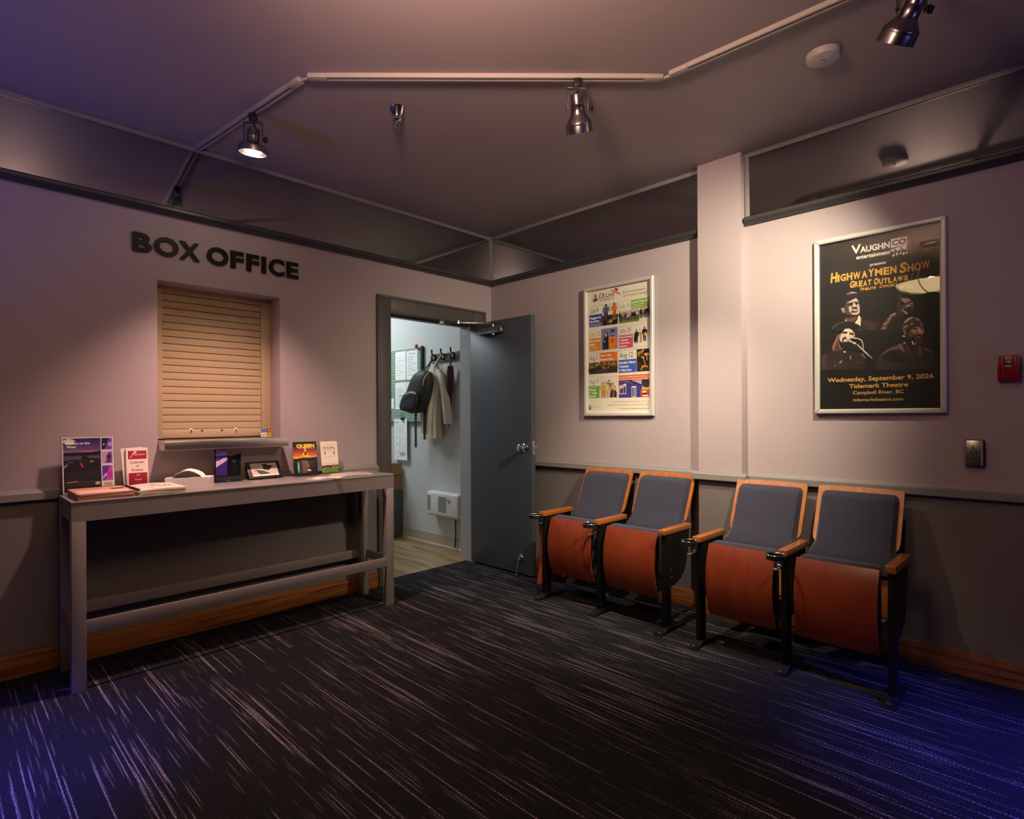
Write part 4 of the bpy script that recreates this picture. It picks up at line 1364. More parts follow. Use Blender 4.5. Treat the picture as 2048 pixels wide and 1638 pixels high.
FACES = (
 ('#1a1312', 3, [(366, 502),(383, 500),(399, 482),(393, 464),(387, 414),(306, 422),(324, 446),(351, 478)]),
 ('#3a2822', 4, [(371, 587),(375, 597),(387, 595),(389, 559),(400, 548),(387, 519),(399, 496),(387, 486),(372, 498),(369, 537)]),
 ('#5c463c', 4, [(387, 577),(422, 567),(436, 542),(440, 522),(428, 498),(408, 490),(389, 510),(387, 547)]),
 ('#9a8072', 5, [(387, 575),(420, 566),(426, 559),(416, 550),(408, 546),(400, 550),(389, 564)]),
 ('#5a463c', 5, [(378, 612),(381, 630),(392, 638),(408, 638),(429, 632),(441, 619),(416, 618),(400, 621),(388, 615)]),
 ('#5a3a34', 5, [(298, 424),(308, 448),(322, 472),(339, 494),(362, 506),(367, 500),(366, 484),(354, 484),(341, 464),(328, 440),(319, 422)]),
 ('#2a1a1d', 6, [(215, 494),(234, 486),(262, 476),(290, 468),(302, 458),(286, 424),(214, 434),(210, 458)]),
 ('#2a1c16', 6, [(410, 549),(426, 554),(424, 544),(412, 536),(406, 527),(400, 543)]),
 ('#1c1412', 6, [(395, 518),(416, 525),(432, 523),(428, 494),(412, 492)]),
 ('#a89080', 6, [(379, 616),(383, 628),(400, 637),(398, 632),(385, 624),(381, 614)]),
 ('#a8867a', 6, [(339, 494),(362, 506),(367, 498),(351, 492),(343, 484)]),
 ('#8c665c', 6, [(331, 482),(345, 488),(343, 472),(330, 464)]),
 ('#a88478', 6, [(306, 438),(324, 434),(326, 430),(306, 432)]),
 ('#94706a', 6, [(315, 460),(336, 466),(324, 452),(313, 444)]),
 ('#2e2022', 6, [(280, 278),(295, 298),(326, 323),(357, 339),(382, 349),(402, 347),(432, 338),(465, 335),(494, 314),(515, 295),(526, 230),(521, 208),(279, 222)]),
 ('#3a2426', 7, [(218, 484),(258, 472),(286, 462),(270, 426),(246, 430),(230, 460)]),
 ('#5a4440', 7, [(147, 510),(162, 502),(202, 512),(200, 502),(185, 480),(171, 484),(150, 488)]),
 ('#b08a80', 7, [(422, 544),(436, 545),(434, 540),(422, 539)]),
 ('#b08a80', 7, [(405, 532),(416, 541),(422, 534),(428, 533),(416, 528),(408, 524)]),
 ('#a8867c', 7, [(385, 521),(400, 510),(416, 496),(406, 490),(396, 504)]),
 ('#6a464c', 7, [(299, 296),(326, 322),(357, 337),(387, 347),(392, 324),(372, 322),(342, 319),(319, 306)]),
 ('#120e10', 7, [(326, 305),(365, 314),(397, 287),(402, 254),(331, 262),(306, 282)]),
 ('#6e5650', 8, [(142, 574),(147, 585),(152, 591),(194, 607),(204, 588),(210, 552),(210, 526),(204, 516),(192, 514),(173, 519),(154, 526),(147, 532),(143, 547)]),
 ('#241819', 8, [(30, 310),(41, 324),(60, 329),(81, 342),(108, 345),(136, 331),(165, 334),(215, 313),(235, 288),(239, 224),(29, 238)]),
 ('#7a5a58', 8, [(372, 344),(390, 347),(393, 330),(402, 305),(382, 318)]),
 ('#4a302e', 8, [(405, 341),(422, 321),(426, 284),(412, 298)]),
 ('#5a3c38', 8, [(456, 330),(467, 329),(470, 293),(460, 270),(453, 306)]),
 ('#6a4e4c', 8, [(477, 322),(491, 315),(508, 296),(494, 300),(480, 310)]),
 ('#5a4236', 8, [(422, 414),(442, 428),(475, 426),(478, 402),(474, 381),(465, 373),(441, 377),(417, 373),(415, 394)]),
 ('#4a3432', 9, [(142, 574),(152, 589),(156, 571),(158, 549),(167, 529),(173, 519),(154, 516),(147, 522),(143, 547)]),
 ('#a88e86', 9, [(154, 584),(165, 591),(194, 605),(202, 593),(206, 579),(186, 586),(171, 584),(159, 581)]),
 ('#2a1c1b', 9, [(150, 522),(171, 518),(192, 512),(202, 512),(200, 504),(189, 508),(165, 506)]),
 ('#b89c94', 9, [(125, 557),(131, 561),(140, 559),(142, 542),(141, 533),(133, 538)]),
 ('#3a2827', 9, [(30, 310),(41, 324),(57, 328),(60, 289),(54, 236),(29, 238)]),
 ('#2e2020', 9, [(57, 302),(128, 287),(164, 264),(144, 230),(57, 236)]),
 ('#a8835e', 9, [(429, 408),(442, 422),(456, 424),(461, 414),(454, 399),(441, 391),(432, 395)]),
 ('#b08a62', 9, [(467, 410),(476, 414),(476, 391),(469, 383),(467, 394)]),
 ('#8a6448', 9, [(432, 395),(451, 399),(456, 387),(441, 383)]),
 ('#16100e', 9, [(402, 389),(417, 373),(441, 355),(456, 336),(451, 324),(429, 326),(407, 340),(392, 361)]),
 ('#3c2e26', 9, [(392, 408),(391, 436),(398, 456),(413, 472),(430, 478),(454, 470),(468, 450),(478, 428),(466, 428),(444, 430),(422, 420),(407, 410)]),
 ('#cdb6ac', 10, [(165, 589),(194, 603),(201, 589),(184, 589),(173, 586)]),
 ('#c8aea4', 10, [(161, 561),(171, 565),(175, 557),(173, 547),(171, 529),(163, 539)]),
 ('#c9b0a4', 10, [(196, 566),(206, 574),(210, 552),(210, 528),(204, 518),(200, 525),(202, 543),(198, 554)]),
 ('#b89a90', 10, [(173, 547),(186, 548),(200, 544),(202, 539),(185, 542),(175, 539)]),
 ('#5a4040', 10, [(131, 553),(137, 554),(139, 542),(135, 543)]),
 ('#9a6a60', 10, [(113, 268),(123, 285),(131, 284),(123, 268)]),
 ('#8a6058', 10, [(89, 254),(97, 264),(99, 254)]),
 ('#8a6058', 10, [(197, 266),(205, 270),(203, 262)]),
 ('#8a6a62', 10, [(212, 313),(222, 311),(236, 288),(232, 287),(220, 303)]),
 ('#c49c74', 10, [(456, 422),(466, 412),(467, 394),(461, 387),(456, 398)]),
 ('#3a241a', 10, [(434, 381),(451, 387),(470, 383),(476, 375),(477, 351),(468, 335),(453, 339),(441, 355)]),
 ('#8a6a58', 10, [(396, 406),(405, 410),(407, 393),(402, 389)]),
 ('#b49a80', 10, [(398, 454),(413, 470),(430, 476),(437, 470),(422, 462),(408, 452),(400, 448)]),
 ('#94765e', 10, [(442, 470),(456, 466),(467, 446),(456, 452),(444, 460)]),
 ('#a08a70', 10, [(394, 426),(402, 434),(412, 434),(415, 428),(402, 426),(395, 420)]),
 ('#a08a70', 10, [(422, 442),(432, 446),(437, 440),(429, 434),(425, 436)]),
 ('#a08a70', 10, [(394, 414),(400, 418),(401, 412),(395, 410)]),
 ('#8a6c54', 10, [(461, 440),(473, 434),(476, 428),(463, 430)]),
 ('#c8b49c', 10, [(389, 383),(394, 389),(405, 383),(402, 379),(395, 381)]),
 ('#a89080', 10, [(394, 353),(401, 355),(405, 347),(397, 344)]),
 ('#d6c0b4', 11, [(183, 582),(188, 579),(194, 564),(192, 557),(179, 556),(180, 566)]),
 ('#d8c4b6', 11, [(175, 530),(185, 527),(196, 528),(202, 529),(200, 519),(185, 519),(175, 523)]),
 ('#4a2c30', 11, [(81, 361),(95, 394),(105, 418),(119, 428),(116, 395),(116, 369),(129, 343),(123, 332),(105, 334),(84, 332)]),
 ('#2c1d14', 11, [(432, 416),(446, 420),(454, 414),(442, 410)]),
 ('#2c1d14', 11, [(464, 414),(474, 414),(473, 408),(466, 408)]),
 ('#8a5a48', 11, [(441, 375),(456, 377),(465, 373),(456, 369)]),
 ('#17100f', 12, [(152, 579),(165, 582),(177, 582),(179, 575),(173, 570),(159, 571)]),
 ('#17100f', 12, [(186, 583),(194, 585),(202, 581),(204, 573),(196, 570),(190, 574)]),
 ('#201513', 12, [(177, 556),(188, 560),(198, 554),(199, 547),(190, 550),(179, 549)]),
 ('#1c1110', 12, [(173, 538),(185, 540),(200, 539),(200, 536),(185, 529),(175, 533)]),
 ('#ddd0b8', 12, [(204, 512),(209, 510),(216, 496),(213, 454),(206, 462),(187, 474),(200, 492)]),
 ('#e6dcc8', 12, [(145, 498),(149, 498),(150, 486),(146, 486)]),
 ('#8a5a60', 12, [(84, 359),(100, 400),(111, 420),(115, 416),(105, 385),(95, 359),(92, 338),(85, 347)]),
 ('#e2d0c4', 13, [(182, 540),(198, 540),(199, 537),(185, 536)]),
 ('#151013', 13, [(142, 574),(136, 591),(140, 615),(148, 634),(165, 641),(186, 640),(200, 630),(206, 609),(210, 571),(206, 586),(197, 605),(186, 605),(173, 603),(159, 600),(150, 589),(146, 571)]),
 ('#b4887e', 13, [(117, 420),(132, 432),(142, 450),(165, 450),(185, 430),(189, 406),(175, 401),(155, 379),(134, 379),(121, 383),(116, 398)]),
 ('#7a5054', 13, [(107, 385),(111, 387),(121, 357),(134, 340),(130, 339),(117, 353)]),
 ('#c8b8b0', 13, [(166, 305),(168, 305),(170, 287),(166, 287)]),
 ('#f6f2ec', 13, [(429, 355),(432, 355),(439, 340),(436, 336),(432, 343)]),
 ('#d8ccc0', 13, [(444, 344),(447, 347),(446, 338),(443, 339)]),
 ('#8a5a60', 14, [(148, 635),(165, 638),(173, 642),(182, 638),(194, 636),(200, 629),(190, 628),(175, 630),(161, 626),(153, 630)]),
 ('#e0ccb8', 14, [(134, 436),(145, 448),(165, 446),(181, 432),(175, 428),(160, 430),(150, 434)]),
 ('#d8c0ac', 14, [(132, 424),(150, 422),(152, 412),(147, 401),(134, 399),(124, 383),(120, 393),(124, 410)]),
 ('#d8c0ac', 14, [(165, 414),(185, 412),(183, 402),(167, 402)]),
 ('#c89a9c', 15, [(165, 635),(175, 639),(176, 636),(182, 636),(194, 634),(186, 631),(173, 632)]),
 ('#e6d6c4', 15, [(151, 430),(161, 426),(162, 412),(152, 406),(150, 416)]),
 ('#241613', 15, [(131, 402),(150, 410),(148, 398),(137, 391),(134, 379),(130, 385)]),
 ('#120e0e', 15, [(121, 383),(134, 379),(155, 379),(185, 377),(200, 349),(225, 329),(185, 327),(165, 340),(149, 336),(134, 343),(123, 357)]),
 ('#1c1210', 16, [(132, 432),(144, 436),(155, 428),(153, 422),(142, 426),(134, 424)]),
 ('#1c1210', 16, [(164, 424),(175, 424),(185, 414),(184, 410),(173, 414),(165, 418)]),
 ('#efe4d8', 16, [(137, 393),(149, 389),(152, 385),(139, 385)]),
 ('#d8c6b6', 17, [(148, 408),(160, 412),(169, 403),(167, 396),(157, 393),(149, 398)]),
 ('#c9b2a4', 18, [(157, 389),(167, 387),(175, 381),(180, 371),(172, 373),(162, 379)]),
 ('#0d0b0e', 18, [(79, 454),(95, 472),(119, 484),(145, 488),(175, 480),(200, 462),(223, 440),(231, 412),(228, 387),(215, 394),(200, 391),(190, 399),(188, 420),(175, 440),(160, 450),(142, 450),(129, 436),(119, 432),(98, 436),(82, 448)]),
 ('#6a5a62', 19, [(82, 456),(98, 474),(121, 484),(145, 488),(145, 486),(121, 482),(99, 470),(84, 454)]),
 ('#5a3a3e', 19, [(200, 436),(213, 442),(217, 438),(204, 430)]),
 ('#cfc0b2', 19, [(165, 402),(185, 400),(205, 393),(220, 383),(226, 359),(227, 335),(224, 335),(222, 359),(216, 379),(203, 389),(185, 393),(165, 398)]),
 ('#cabcae', 19, [(195, 361),(200, 363),(240, 316),(266, 282),(263, 282),(235, 311)]),
 ('#c8b8a8', 19, [(134, 328),(140, 334),(148, 327),(141, 321)]),
 ('#e4dace', 20, [(179, 375),(190, 373),(195, 365),(185, 363),(179, 369)]),
)
for colr, z, pts in FACES:
    s.poly(pts, colr, z)
s.rect(22, 20, 546, 200, BG, 21)
s.poly([(22, 200), (546, 200), (546, 226), (400, 214), (250, 222), (22, 212)], BG, 21)
s.text('Wednesday, September 9, 2026', 61, 170, 23, '#e0a85c', 24, w=453, bold=0.022)
s.text('Tidemark Theatre', 161, 134, 22, '#e0a85c', 24, w=253, bold=0.022)
s.text('Campbell River, BC', 178, 101, 18, '#dba560', 24, w=218, bold=0.015)
s.text('tidemarktheatre.com', 178, 65, 16, '#dba560', 24, w=216, bold=0.015)
s.build('poster_print', p2, R @ Matrix.Translation((0, 0, 0.0105)))

# ================================================================== WALL DEVICES
fa = thing('fire_alarm_pull', 'red fire alarm pull station on the wall right of the black concert poster', 'fire alarm', (0, -3.316, 1.431))
R = on_right_wall(0, 0, 0)
w = MB()
w.box(-0.037, -0.058, 0, 0.037, 0.058, 0.022, bevel=0.006)
w.prism([(-0.056, 0.020), (0.056, 0.020), (0.050, 0.040), (0.02, 0.046), (-0.02, 0.044), (-0.056, 0.030)], -0.036, 0.036, 'X', 0)
w.build('housing', RED, fa, R)
w = MB()
for x in (-0.028, -0.016, 0.016, 0.028):
    w.tube([(x, -0.02, 0.046), (x, 0.02, 0.046), (x, 0.05, 0.041)], 0.0035, 8)
w.build('ribs', RED, fa, R)
w = MB()
w.box(-0.014, 0.016, 0.038, 0.014, 0.036, 0.0475, bevel=0.002)
w.build('window', BLACKPL, fa, R)
s = Sheet(0.0002)
s.text('FIRE', 0, 4, 9, '#e8dcd8', 1, w=20, align='C', bold=0.03)
s.text('PULL', 0, -30, 8, '#5a0c10', 1, w=24, align='C', bold=0.03)
s.poly([(-10, 27), (-2, 31), (-2, 23)], '#f0e8e4', 8); s.ring(5, 26, 2, 5, '#f0e8e4', 8)
s.build('lettering', fa, R @ Matrix.Translation((0, 0, 0.0468)))

ada = thing('door_push_button', 'steel wheelchair-symbol door push button below the red fire alarm', 'push button', (0, -3.197, 1.048))
w = MB()
w.box(-0.036, -0.060, 0, 0.036, 0.060, 0.030, bevel=0.004)
w.build('box', BLACKPL, ada, R)
w = MB()
w.box(-0.033, -0.057, 0.026, 0.033, 0.057, 0.036, bevel=0.003)
for x in (-0.0295, 0.0295):
    w.tube([(x, -0.056, 0.034), (x, 0.056, 0.034)], 0.004, 8)
w.build('face_plate', STEEL, ada, R)
s = Sheet(0.0002)
s.ell(-3, 30, 3.4, 3.4, '#1c1c22', 1); s.line([(-3, 27), (-3, 12), (8, 12), (12, 2)], 3.4, '#1c1c22', 1); s.line([(-3, 20), (6, 20)], 2.6, '#1c1c22', 1)
s.ring(-1, 8, 8.5, 11.5, '#1c1c22', 1, 2.2, 6.0)
s.text('PUSH', 0, -12, 5.5, '#2a2a30', 1, w=26, align='C'); s.text('TO', 0, -21, 5.5, '#2a2a30', 1, align='C'); s.text('OPEN', 0, -30, 5.5, '#2a2a30', 1, w=26, align='C')
s.ell(0, 48, 1.8, 1.8, '#3a3a40', 1); s.ell(0, -48, 1.8, 1.8, '#3a3a40', 1)
s.build('symbol', ada, R @ Matrix.Translation((0, 0, 0.0362)))

# ================================================================== THEATRE SEATS
def lerp_prof(prof, z):
    """smooth curve through the profile points"""
    r = 0.0
    for i, (zi, xi) in enumerate(prof):
        k = 1.0
        for j, (zj, xj) in enumerate(prof):
            if i != j:
                k *= (z - zj) / (zi - zj)
        r += xi * k
    return r


BACKP = [(0.28, -0.262), (0.40, -0.243), (0.56, -0.188), (0.70, -0.126), (0.852, -0.058)]
SEATP = [(0.176, -0.490), (0.363, -0.536), (0.550, -0.492)]


def seat_pair(label, xo, yc, p, end_panel):
    """two tip-up seats bolted to three shared standards; yc = middle standard, p = seat pitch"""
    t = thing('theater_seat_pair', label, 'theatre seats', (xo, yc, 0), 0, 'tip-up theatre seat pairs along the poster wall')
    for si, y in enumerate((p, 0.0, -p)):
        m = MB()
        m.box(-0.512, y - 0.014, 0.012, -0.450, y + 0.014, 0.556, bevel=0.003)
        m.prism([(-0.49, 0.556), (-0.222, 0.556), (-0.238, 0.42), (-0.262, 0.36), (-0.275, 0.318), (-0.33, 0.272), (-0.40, 0.25), (-0.47, 0.245)], y - 0.010, y + 0.010, 'Y')
        # foot
        m.prism([(-0.588, 0.0), (-0.30, 0.0), (-0.32, 0.012), (-0.42, 0.016), (-0.452, 0.030), (-0.51, 0.030), (-0.53, 0.016), (-0.585, 0.008)], y - 0.024, y + 0.024, 'Y')
        m.lathe([(0.012, 0), (0.012, 0.006), (0.007, 0.009)], 12, 1, Matrix.Translation((-0.567, y, 0.012)))
        for zz_ in (0.30, 0.34):
            m.lathe([(0.006, 0), (0.005, 0.004)], 10, 1, Matrix.Translation((-0.44, y - 0.010, zz_)) @ rot_to((0, -1, 0)))
        m.build('standard', [BLACK, NICKEL], t)
        m = MB()
        m.box(-0.537, y - 0.021, 0.553, -0.212, y + 0.021, 0.583, bevel=0.004)
        m.build('armrest', ARMWOOD, t)
        if si < 2:
            m = MB()
            M = Matrix.Translation((-0.583, y + 0.012, 0.545))
            m.lathe([(0.040, 0.0), (0.042, 0.0), (0.0425, 0.022), (0.0395, 0.022), (0.039, 0.0)], 30, 0, M, caps=(False, False))
            m.box(-0.545, y - 0.006, 0.515, -0.512, y + 0.012, 0.560, 0)
            m.tube([(-0.583 + 0.041 * math.cos(2 * PI * k / 24), y + 0.012 + 0.041 * math.sin(2 * PI * k / 24), 0.568) for k in range(25)], 0.0022, 6, 1)
            m.box(-0.600, y + 0.002, 0.497, -0.515, y + 0.022, 0.501, 1, bevel=0.001)
            m.lathe([(0.006, -0.012), (0.006, 0.012)], 10, 1, Matrix.Translation((-0.520, y + 0.012, 0.503)) @ rot_to((0, 1, 0)))
            m.build('cup_holder', [BLACKPL, CHROME], t)
    if end_panel:
        m = MB()
        m.prism([(-0.518, 0.555), (-0.500, 0.40), (-0.505, 0.22), (-0.53, 0.09), (-0.24, 0.09), (-0.24, 0.555)], p + 0.016, p + 0.044, 'Y')
        m.build('end_panel', CHERRY, t)
    for y in (p / 2, -p / 2):
        hw = p * 0.437
        # backrest: wooden shell, cushion
        m = MB()

        def shell(u, v, off):
            z = 0.28 + (0.853 - 0.28) * v
            yy = (2 * u - 1) * (hw - 0.035 * max(0.0, min(1.0, (0.598 - z) / 0.045)))
            return (lerp_prof(BACKP, z) + 0.012 * (1 - (2 * u - 1) ** 2) + off, y + yy, z + 0.004 * (1 - (2 * u - 1) ** 2) * v)
        m.grid(lambda u, v: shell(u, v, 0.0), 10, 22)
        m.grid(lambda u, v: shell(u, v, 0.014), 10, 22)
        for a in range(22):
            for u in (0.0, 1.0):
                m.add([shell(u, a / 22, 0), shell(u, (a + 1) / 22, 0), shell(u, (a + 1) / 22, 0.014), shell(u, a / 22, 0.014)], [(0, 1, 2, 3)])
        for a in range(10):
            for v in (0.0, 1.0):
                m.add([shell(a / 10, v, 0), shell((a + 1) / 10, v, 0), shell((a + 1) / 10, v, 0.014), shell(a / 10, v, 0.014)], [(0, 1, 2, 3)])
        bk = m.build('backrest', MAPLE, t)
        m = MB()
        chw = hw - 0.0185

        def cush(u, v, front):
            z = 0.475 + (0.832 - 0.475) * v
            q = 2 * u - 1
            rad = 0.05
            top = 0.0
            if v > 0.9:
                pass
            wide = chw if z > 0.585 else chw + (hw + 0.006 - chw) * min(1, (0.585 - z) / 0.05)
            e = max(0.0, abs(q) - 0.86) / 0.14
            edge = 1 - (1 - math.sqrt(max(0.0, 1 - e * e)))
            ev = max(0.0, v - 0.93) / 0.07
            edge *= math.sqrt(max(0.0, 1 - ev * ev)) if front else 1.0
            # rounded top corners
            cut = 0.012 * max(0.0, (abs(q) - 0.88) / 0.12) ** 2 * max(0.0, (v - 0.9) / 0.1)
            th = 0.004 + 0.040 * edge + 0.018 * max(0.0, 1 - abs(z - 0.53) / 0.10)
            x = lerp_prof(BACKP, z) + 0.012 * (1 - q * q) - (th if front else -0.002)
            return (x, y + q * wide * (1 - 0.02 * ev), z - cut)
        m.grid(lambda u, v: cush(u, v, True), 26, 26)
        for a in range(26):
            for u in (0.0, 1.0):
                m.add([cush(u, a / 26, True), cush(u, (a + 1) / 26, True), cush(u, (a + 1) / 26, False), cush(u, a / 26, False)], [(0, 1, 2, 3)])
            for v in (0.0, 1.0):
                m.add([cush(a / 26, v, True), cush((a + 1) / 26, v, True), cush((a + 1) / 26, v, False), cush(a / 26, v, False)], [(0, 1, 2, 3)])
        m.build('back_cushion', FABRIC, bk)
        # tipped-up seat: curved veneer pan and cushion behind it
        m = MB()
        shw = p * 0.388

        def pan(u, v, off):
            z = 0.176 + (0.550 - 0.176) * v
            q = 2 * u - 1
            return (lerp_prof(SEATP, z) + off + 0.006 * q * q, y + q * shw, z)
        for off in (0.0, 0.012):
            m.grid(lambda u, v: pan(u, v, off), 6, 24)
        for a in range(24):
            for u in (0.0, 1.0):
                m.add([pan(u, a / 24, 0), pan(u, (a + 1) / 24, 0), pan(u, (a + 1) / 24, 0.012), pan(u, a / 24, 0.012)], [(0, 1, 2, 3)])
        for a in range(6):
            for v in (0.0, 1.0):
                m.add([pan(a / 6, v, 0), pan((a + 1) / 6, v, 0), pan((a + 1) / 6, v, 0.012), pan(a / 6, v, 0.012)], [(0, 1, 2, 3)])
        st = m.build('seat', CHERRY, t)
        m = MB()
        m.box(-0.481, y - shw + 0.004, 0.20, -0.405, y + shw - 0.004, 0.561, bevel=0.022, seg=4)
        m.build('seat_cushion', FABRIC, st)
        for a, b_ in ((-shw - 0.016, -shw + 0.006), (shw - 0.006, shw + 0.016)):
            m = MB()
            m.box(-0.478, y + a, 0.315, -0.43, y + b_, 0.325)
            m.build('hinge_pin', NICKEL, st)
    return t


seat_pair('pair of wooden tip-up theatre seats with navy cushions next to the open door', 0.0, -1.4575, 0.4415, True)
seat_pair('pair of wooden tip-up theatre seats with navy cushions under the black concert poster', -0.034, -2.546, 0.4275, False)

# ================================================================== CEILING FITTINGS
TRZ = CZ - 0.020


def track_section(label, a, b, conn):
    """surface lighting track between two ceiling points"""
    a, b = Vector((*a, 0)), Vector((*b, 0))
    L = (b - a).length
    ang = math.atan2(b.y - a.y, b.x - a.x)
    t = thing('lighting_track', label, 'lighting track', (a.x, a.y, TRZ), ang, 'ceiling lighting track sections')
    m = MB()
    hw = 0.0165
    m.prism([(-hw, 0), (-0.006, 0), (-0.006, 0.012), (0.006, 0.012), (0.006, 0), (hw, 0), (hw, 0.0198), (-hw, 0.0198)], 0.085 if conn[0] else 0.0, L - (0.085 if conn[1] else 0.0), 'X')
    m.box(0.09, -0.0055, 0.008, L - 0.09, 0.0055, 0.0115, 1)
    m.build('track_channel', [TRACK, BLACKPL], t)
    for c, x0, x1 in ((conn[0], 0.0, 0.085), (conn[1], L - 0.085, L)):
        if c:
            m = MB()
            m.box(x0, -0.018, -0.0008, x1, 0.018, 0.0195, bevel=0.002)
            m.build('end_connector', TRACK, t)
    return t


track_section('lighting track section running from the left wall mirror across the ceiling', (-2.372, -0.012), (-2.250, -1.060), (False, True))
track_section('longest lighting track section, crossing the middle of the ceiling', (-2.236, -1.100), (-1.076, -2.212), (True, True))
track_section('lighting track section running over the smoke detector at upper right', (-1.0735, -2.250), (-1.000, -3.90), (True, False))
for lab, a, b in (('white track elbow joint at the left bend of the ceiling lighting track', (-2.250, -1.060), (-2.236, -1.100)),
                  ('white track elbow joint at the right bend of the ceiling lighting track', (-1.076, -2.212), (-1.0735, -2.250))):
    m = MB()
    va, vb = Vector((*a, TRZ + 0.006)), Vector((*b, TRZ + 0.006))
    d = (vb - va) * 0.3
    m.tube([va + d * 0.05, vb - d * 0.05], 0.006, 8)
    tag(m.build('track_joint', TRACK), lab, 'track joint', 'track elbow joints')


def track_lamp(label, loc, d, yoke_dir, wide, lit):
    """loc = point under the track, d = aim, yoke_dir = horizontal axle direction"""
    t = thing('track_light', label, 'track light', loc, 0, 'track spotlights')
    d = Vector(d).normalized()
    ax = Vector(yoke_dir).normalized()
    hang = 0.118
    piv = Vector((0, 0, -0.035 - hang * 0.78))
    m = MB()
    m.box(-0.017, -0.017, -0.034, 0.017, 0.017, 0.006, bevel=0.004, M=Matrix.Rotation(math.atan2(ax.y, ax.x), 4, 'Z'))
    m.build('track_adapter', BLACKPL, t)
    m = MB()
    side = Vector((-ax.y, ax.x, 0))
    R_ = Matrix((ax, side, Vector((0, 0, 1)))).transposed().to_4x4()
    hw = 0.046
    m.box(-hw, -0.010, -0.038, hw, 0.010, -0.0345, 0, bevel=0.001, M=R_)
    for sg_ in (-1, 1):
        m.box(sg_ * hw - 0.0015, -0.010, piv.z - 0.012, sg_ * hw + 0.0015, 0.010, -0.036, 0, bevel=0.001, M=R_)
    m.build('yoke', NICKEL, t)
    m = MB()
    M = Matrix.Translation(piv) @ rot_to(d)
    if wide:
        prof = [(0.0, -0.055), (0.028, -0.055), (0.030, -0.052), (0.030, -0.020), (0.0315, -0.018), (0.0315, -0.015), (0.030, -0.013), (0.031, 0.012), (0.036, 0.018),
                (0.060, 0.026), (0.069, 0.033), (0.071, 0.040), (0.071, 0.062), (0.066, 0.063), (0.064, 0.050), (0.045, 0.030), (0.0, 0.026)]
    else:
        prof = [(0.0, -0.060), (0.024, -0.060), (0.027, -0.056), (0.029, -0.018), (0.031, -0.016), (0.031, -0.013), (0.030, -0.011), (0.033, 0.022), (0.036, 0.026),
                (0.050, 0.046), (0.0585, 0.056), (0.0605, 0.062), (0.0595, 0.066), (0.0605, 0.070), (0.062, 0.100), (0.059, 0.1005), (0.056, 0.072), (0.030, 0.030), (0.0, 0.026)]
    m.lathe(prof, 40, 0, M, caps=(False, False))
    head = m.build('lamp_head', NICKEL, t)
    m = MB()
    if wide:
        m.lathe([(0.0, 0.066), (0.022, 0.064), (0.038, 0.058), (0.042, 0.050), (0.036, 0.038), (0.0, 0.034)], 30, 0, M, caps=(False, False))
        m.build('bulb', BULB if lit else WHITEPL, head)
    else:
        m.lathe([(0.0, 0.082), (0.028, 0.080), (0.046, 0.074), (0.050, 0.066), (0.030, 0.040), (0.0, 0.036)], 30, 0, M, caps=(False, False))
        m.build('bulb', BULB if lit else WHITEPL, head)
    m = MB()
    K = Matrix.Translation(piv + ax * (hw + 0.002)) @ rot_to(ax)
    m.lathe([(0.004, -0.004), (0.004, 0.008)], 10, 0, K)
    for k in range(4):
        m.box(0.0, -0.004, 0.008, 0.015, 0.004, 0.022, bevel=0.002, M=K @ Matrix.Rotation(k * PI / 2, 4, 'Z'))
    m.lathe([(0.009, 0.007), (0.009, 0.022)], 12, 0, K)
    m.lathe([(0.006, 0.0), (0.005, 0.006)], 10, 0, Matrix.Translation(piv - ax * (hw + 0.002)) @ rot_to(-ax))
    m.build('tilt_knob', BLACKPL, t)
    m = MB()
    bk_ = piv - d * 0.058
    m.tube([(0, 0, -0.036), (0.010, 0.004, -0.050), bk_ + Vector((0.006, 0, 0.012)), bk_], 0.004, 8)
    m.build('power_lead', BLACKPL, t)
    return t


RIGHT = (0.7137, -0.7004, 0.0)
track_lamp('lit track spotlight with glowing bulb above the box office letters', (-2.296, -0.630, TRZ - 0.004), (0.02, 0.16, -1), RIGHT, True, True)
track_lamp('nickel track spotlight hanging below the middle ceiling track', (-1.356, -1.945, TRZ - 0.004), (0.50, 0.25, -1.0), RIGHT, False, True)
track_lamp('nickel track spotlight at the top right, aimed at the poster wall', (-1.034, -3.128, TRZ - 0.004), (0.62, 0.95, -1.25), RIGHT, False, True)

sd = thing('smoke_detector', 'round white smoke detector on the ceiling at right', 'smoke detector', (-0.722, -2.772, CZ))
m = MB()
m.lathe([(0.0, 0.0), (0.066, 0.0), (0.066, -0.018), (0.062, -0.026), (0.052, -0.029), (0.0, -0.030)], 40, 0, caps=(False, False))
m.build('body', OFFWHITE, sd)
m = MB()
m.lathe([(0.0, -0.0295), (0.006, -0.0295), (0.006, -0.035), (0.0, -0.036)], 14, 0, caps=(False, False))
m.build('sensor_button', NICKEL, sd)

sp = thing('fire_sprinkler', 'chrome pendant fire sprinkler hanging from the middle of the ceiling', 'sprinkler', (-1.786, -1.148, CZ))
m = MB()
m.lathe([(0.040, 0.0), (0.037, -0.004), (0.024, -0.040), (0.022, -0.044), (0.022, -0.060), (0.017, -0.066), (0.0, -0.067)], 28, 0, caps=(True, False))
m.build('escutcheon', CHROME, sp)
m = MB()
m.lathe([(0.009, -0.065), (0.008, -0.082)], 14, 0)
for sgn in (-1, 1):
    m.tube([(sgn * 0.008, 0, -0.078), (sgn * 0.012, 0, -0.092), (sgn * 0.004, 0, -0.104)], 0.0025, 6)
m.lathe([(0.004, -0.080), (0.004, -0.104)], 10, 0)
m.lathe([(0.017, -0.104), (0.017, -0.106), (0.004, -0.107)], 18, 0)
m.build('deflector_head', NICKEL, sp)

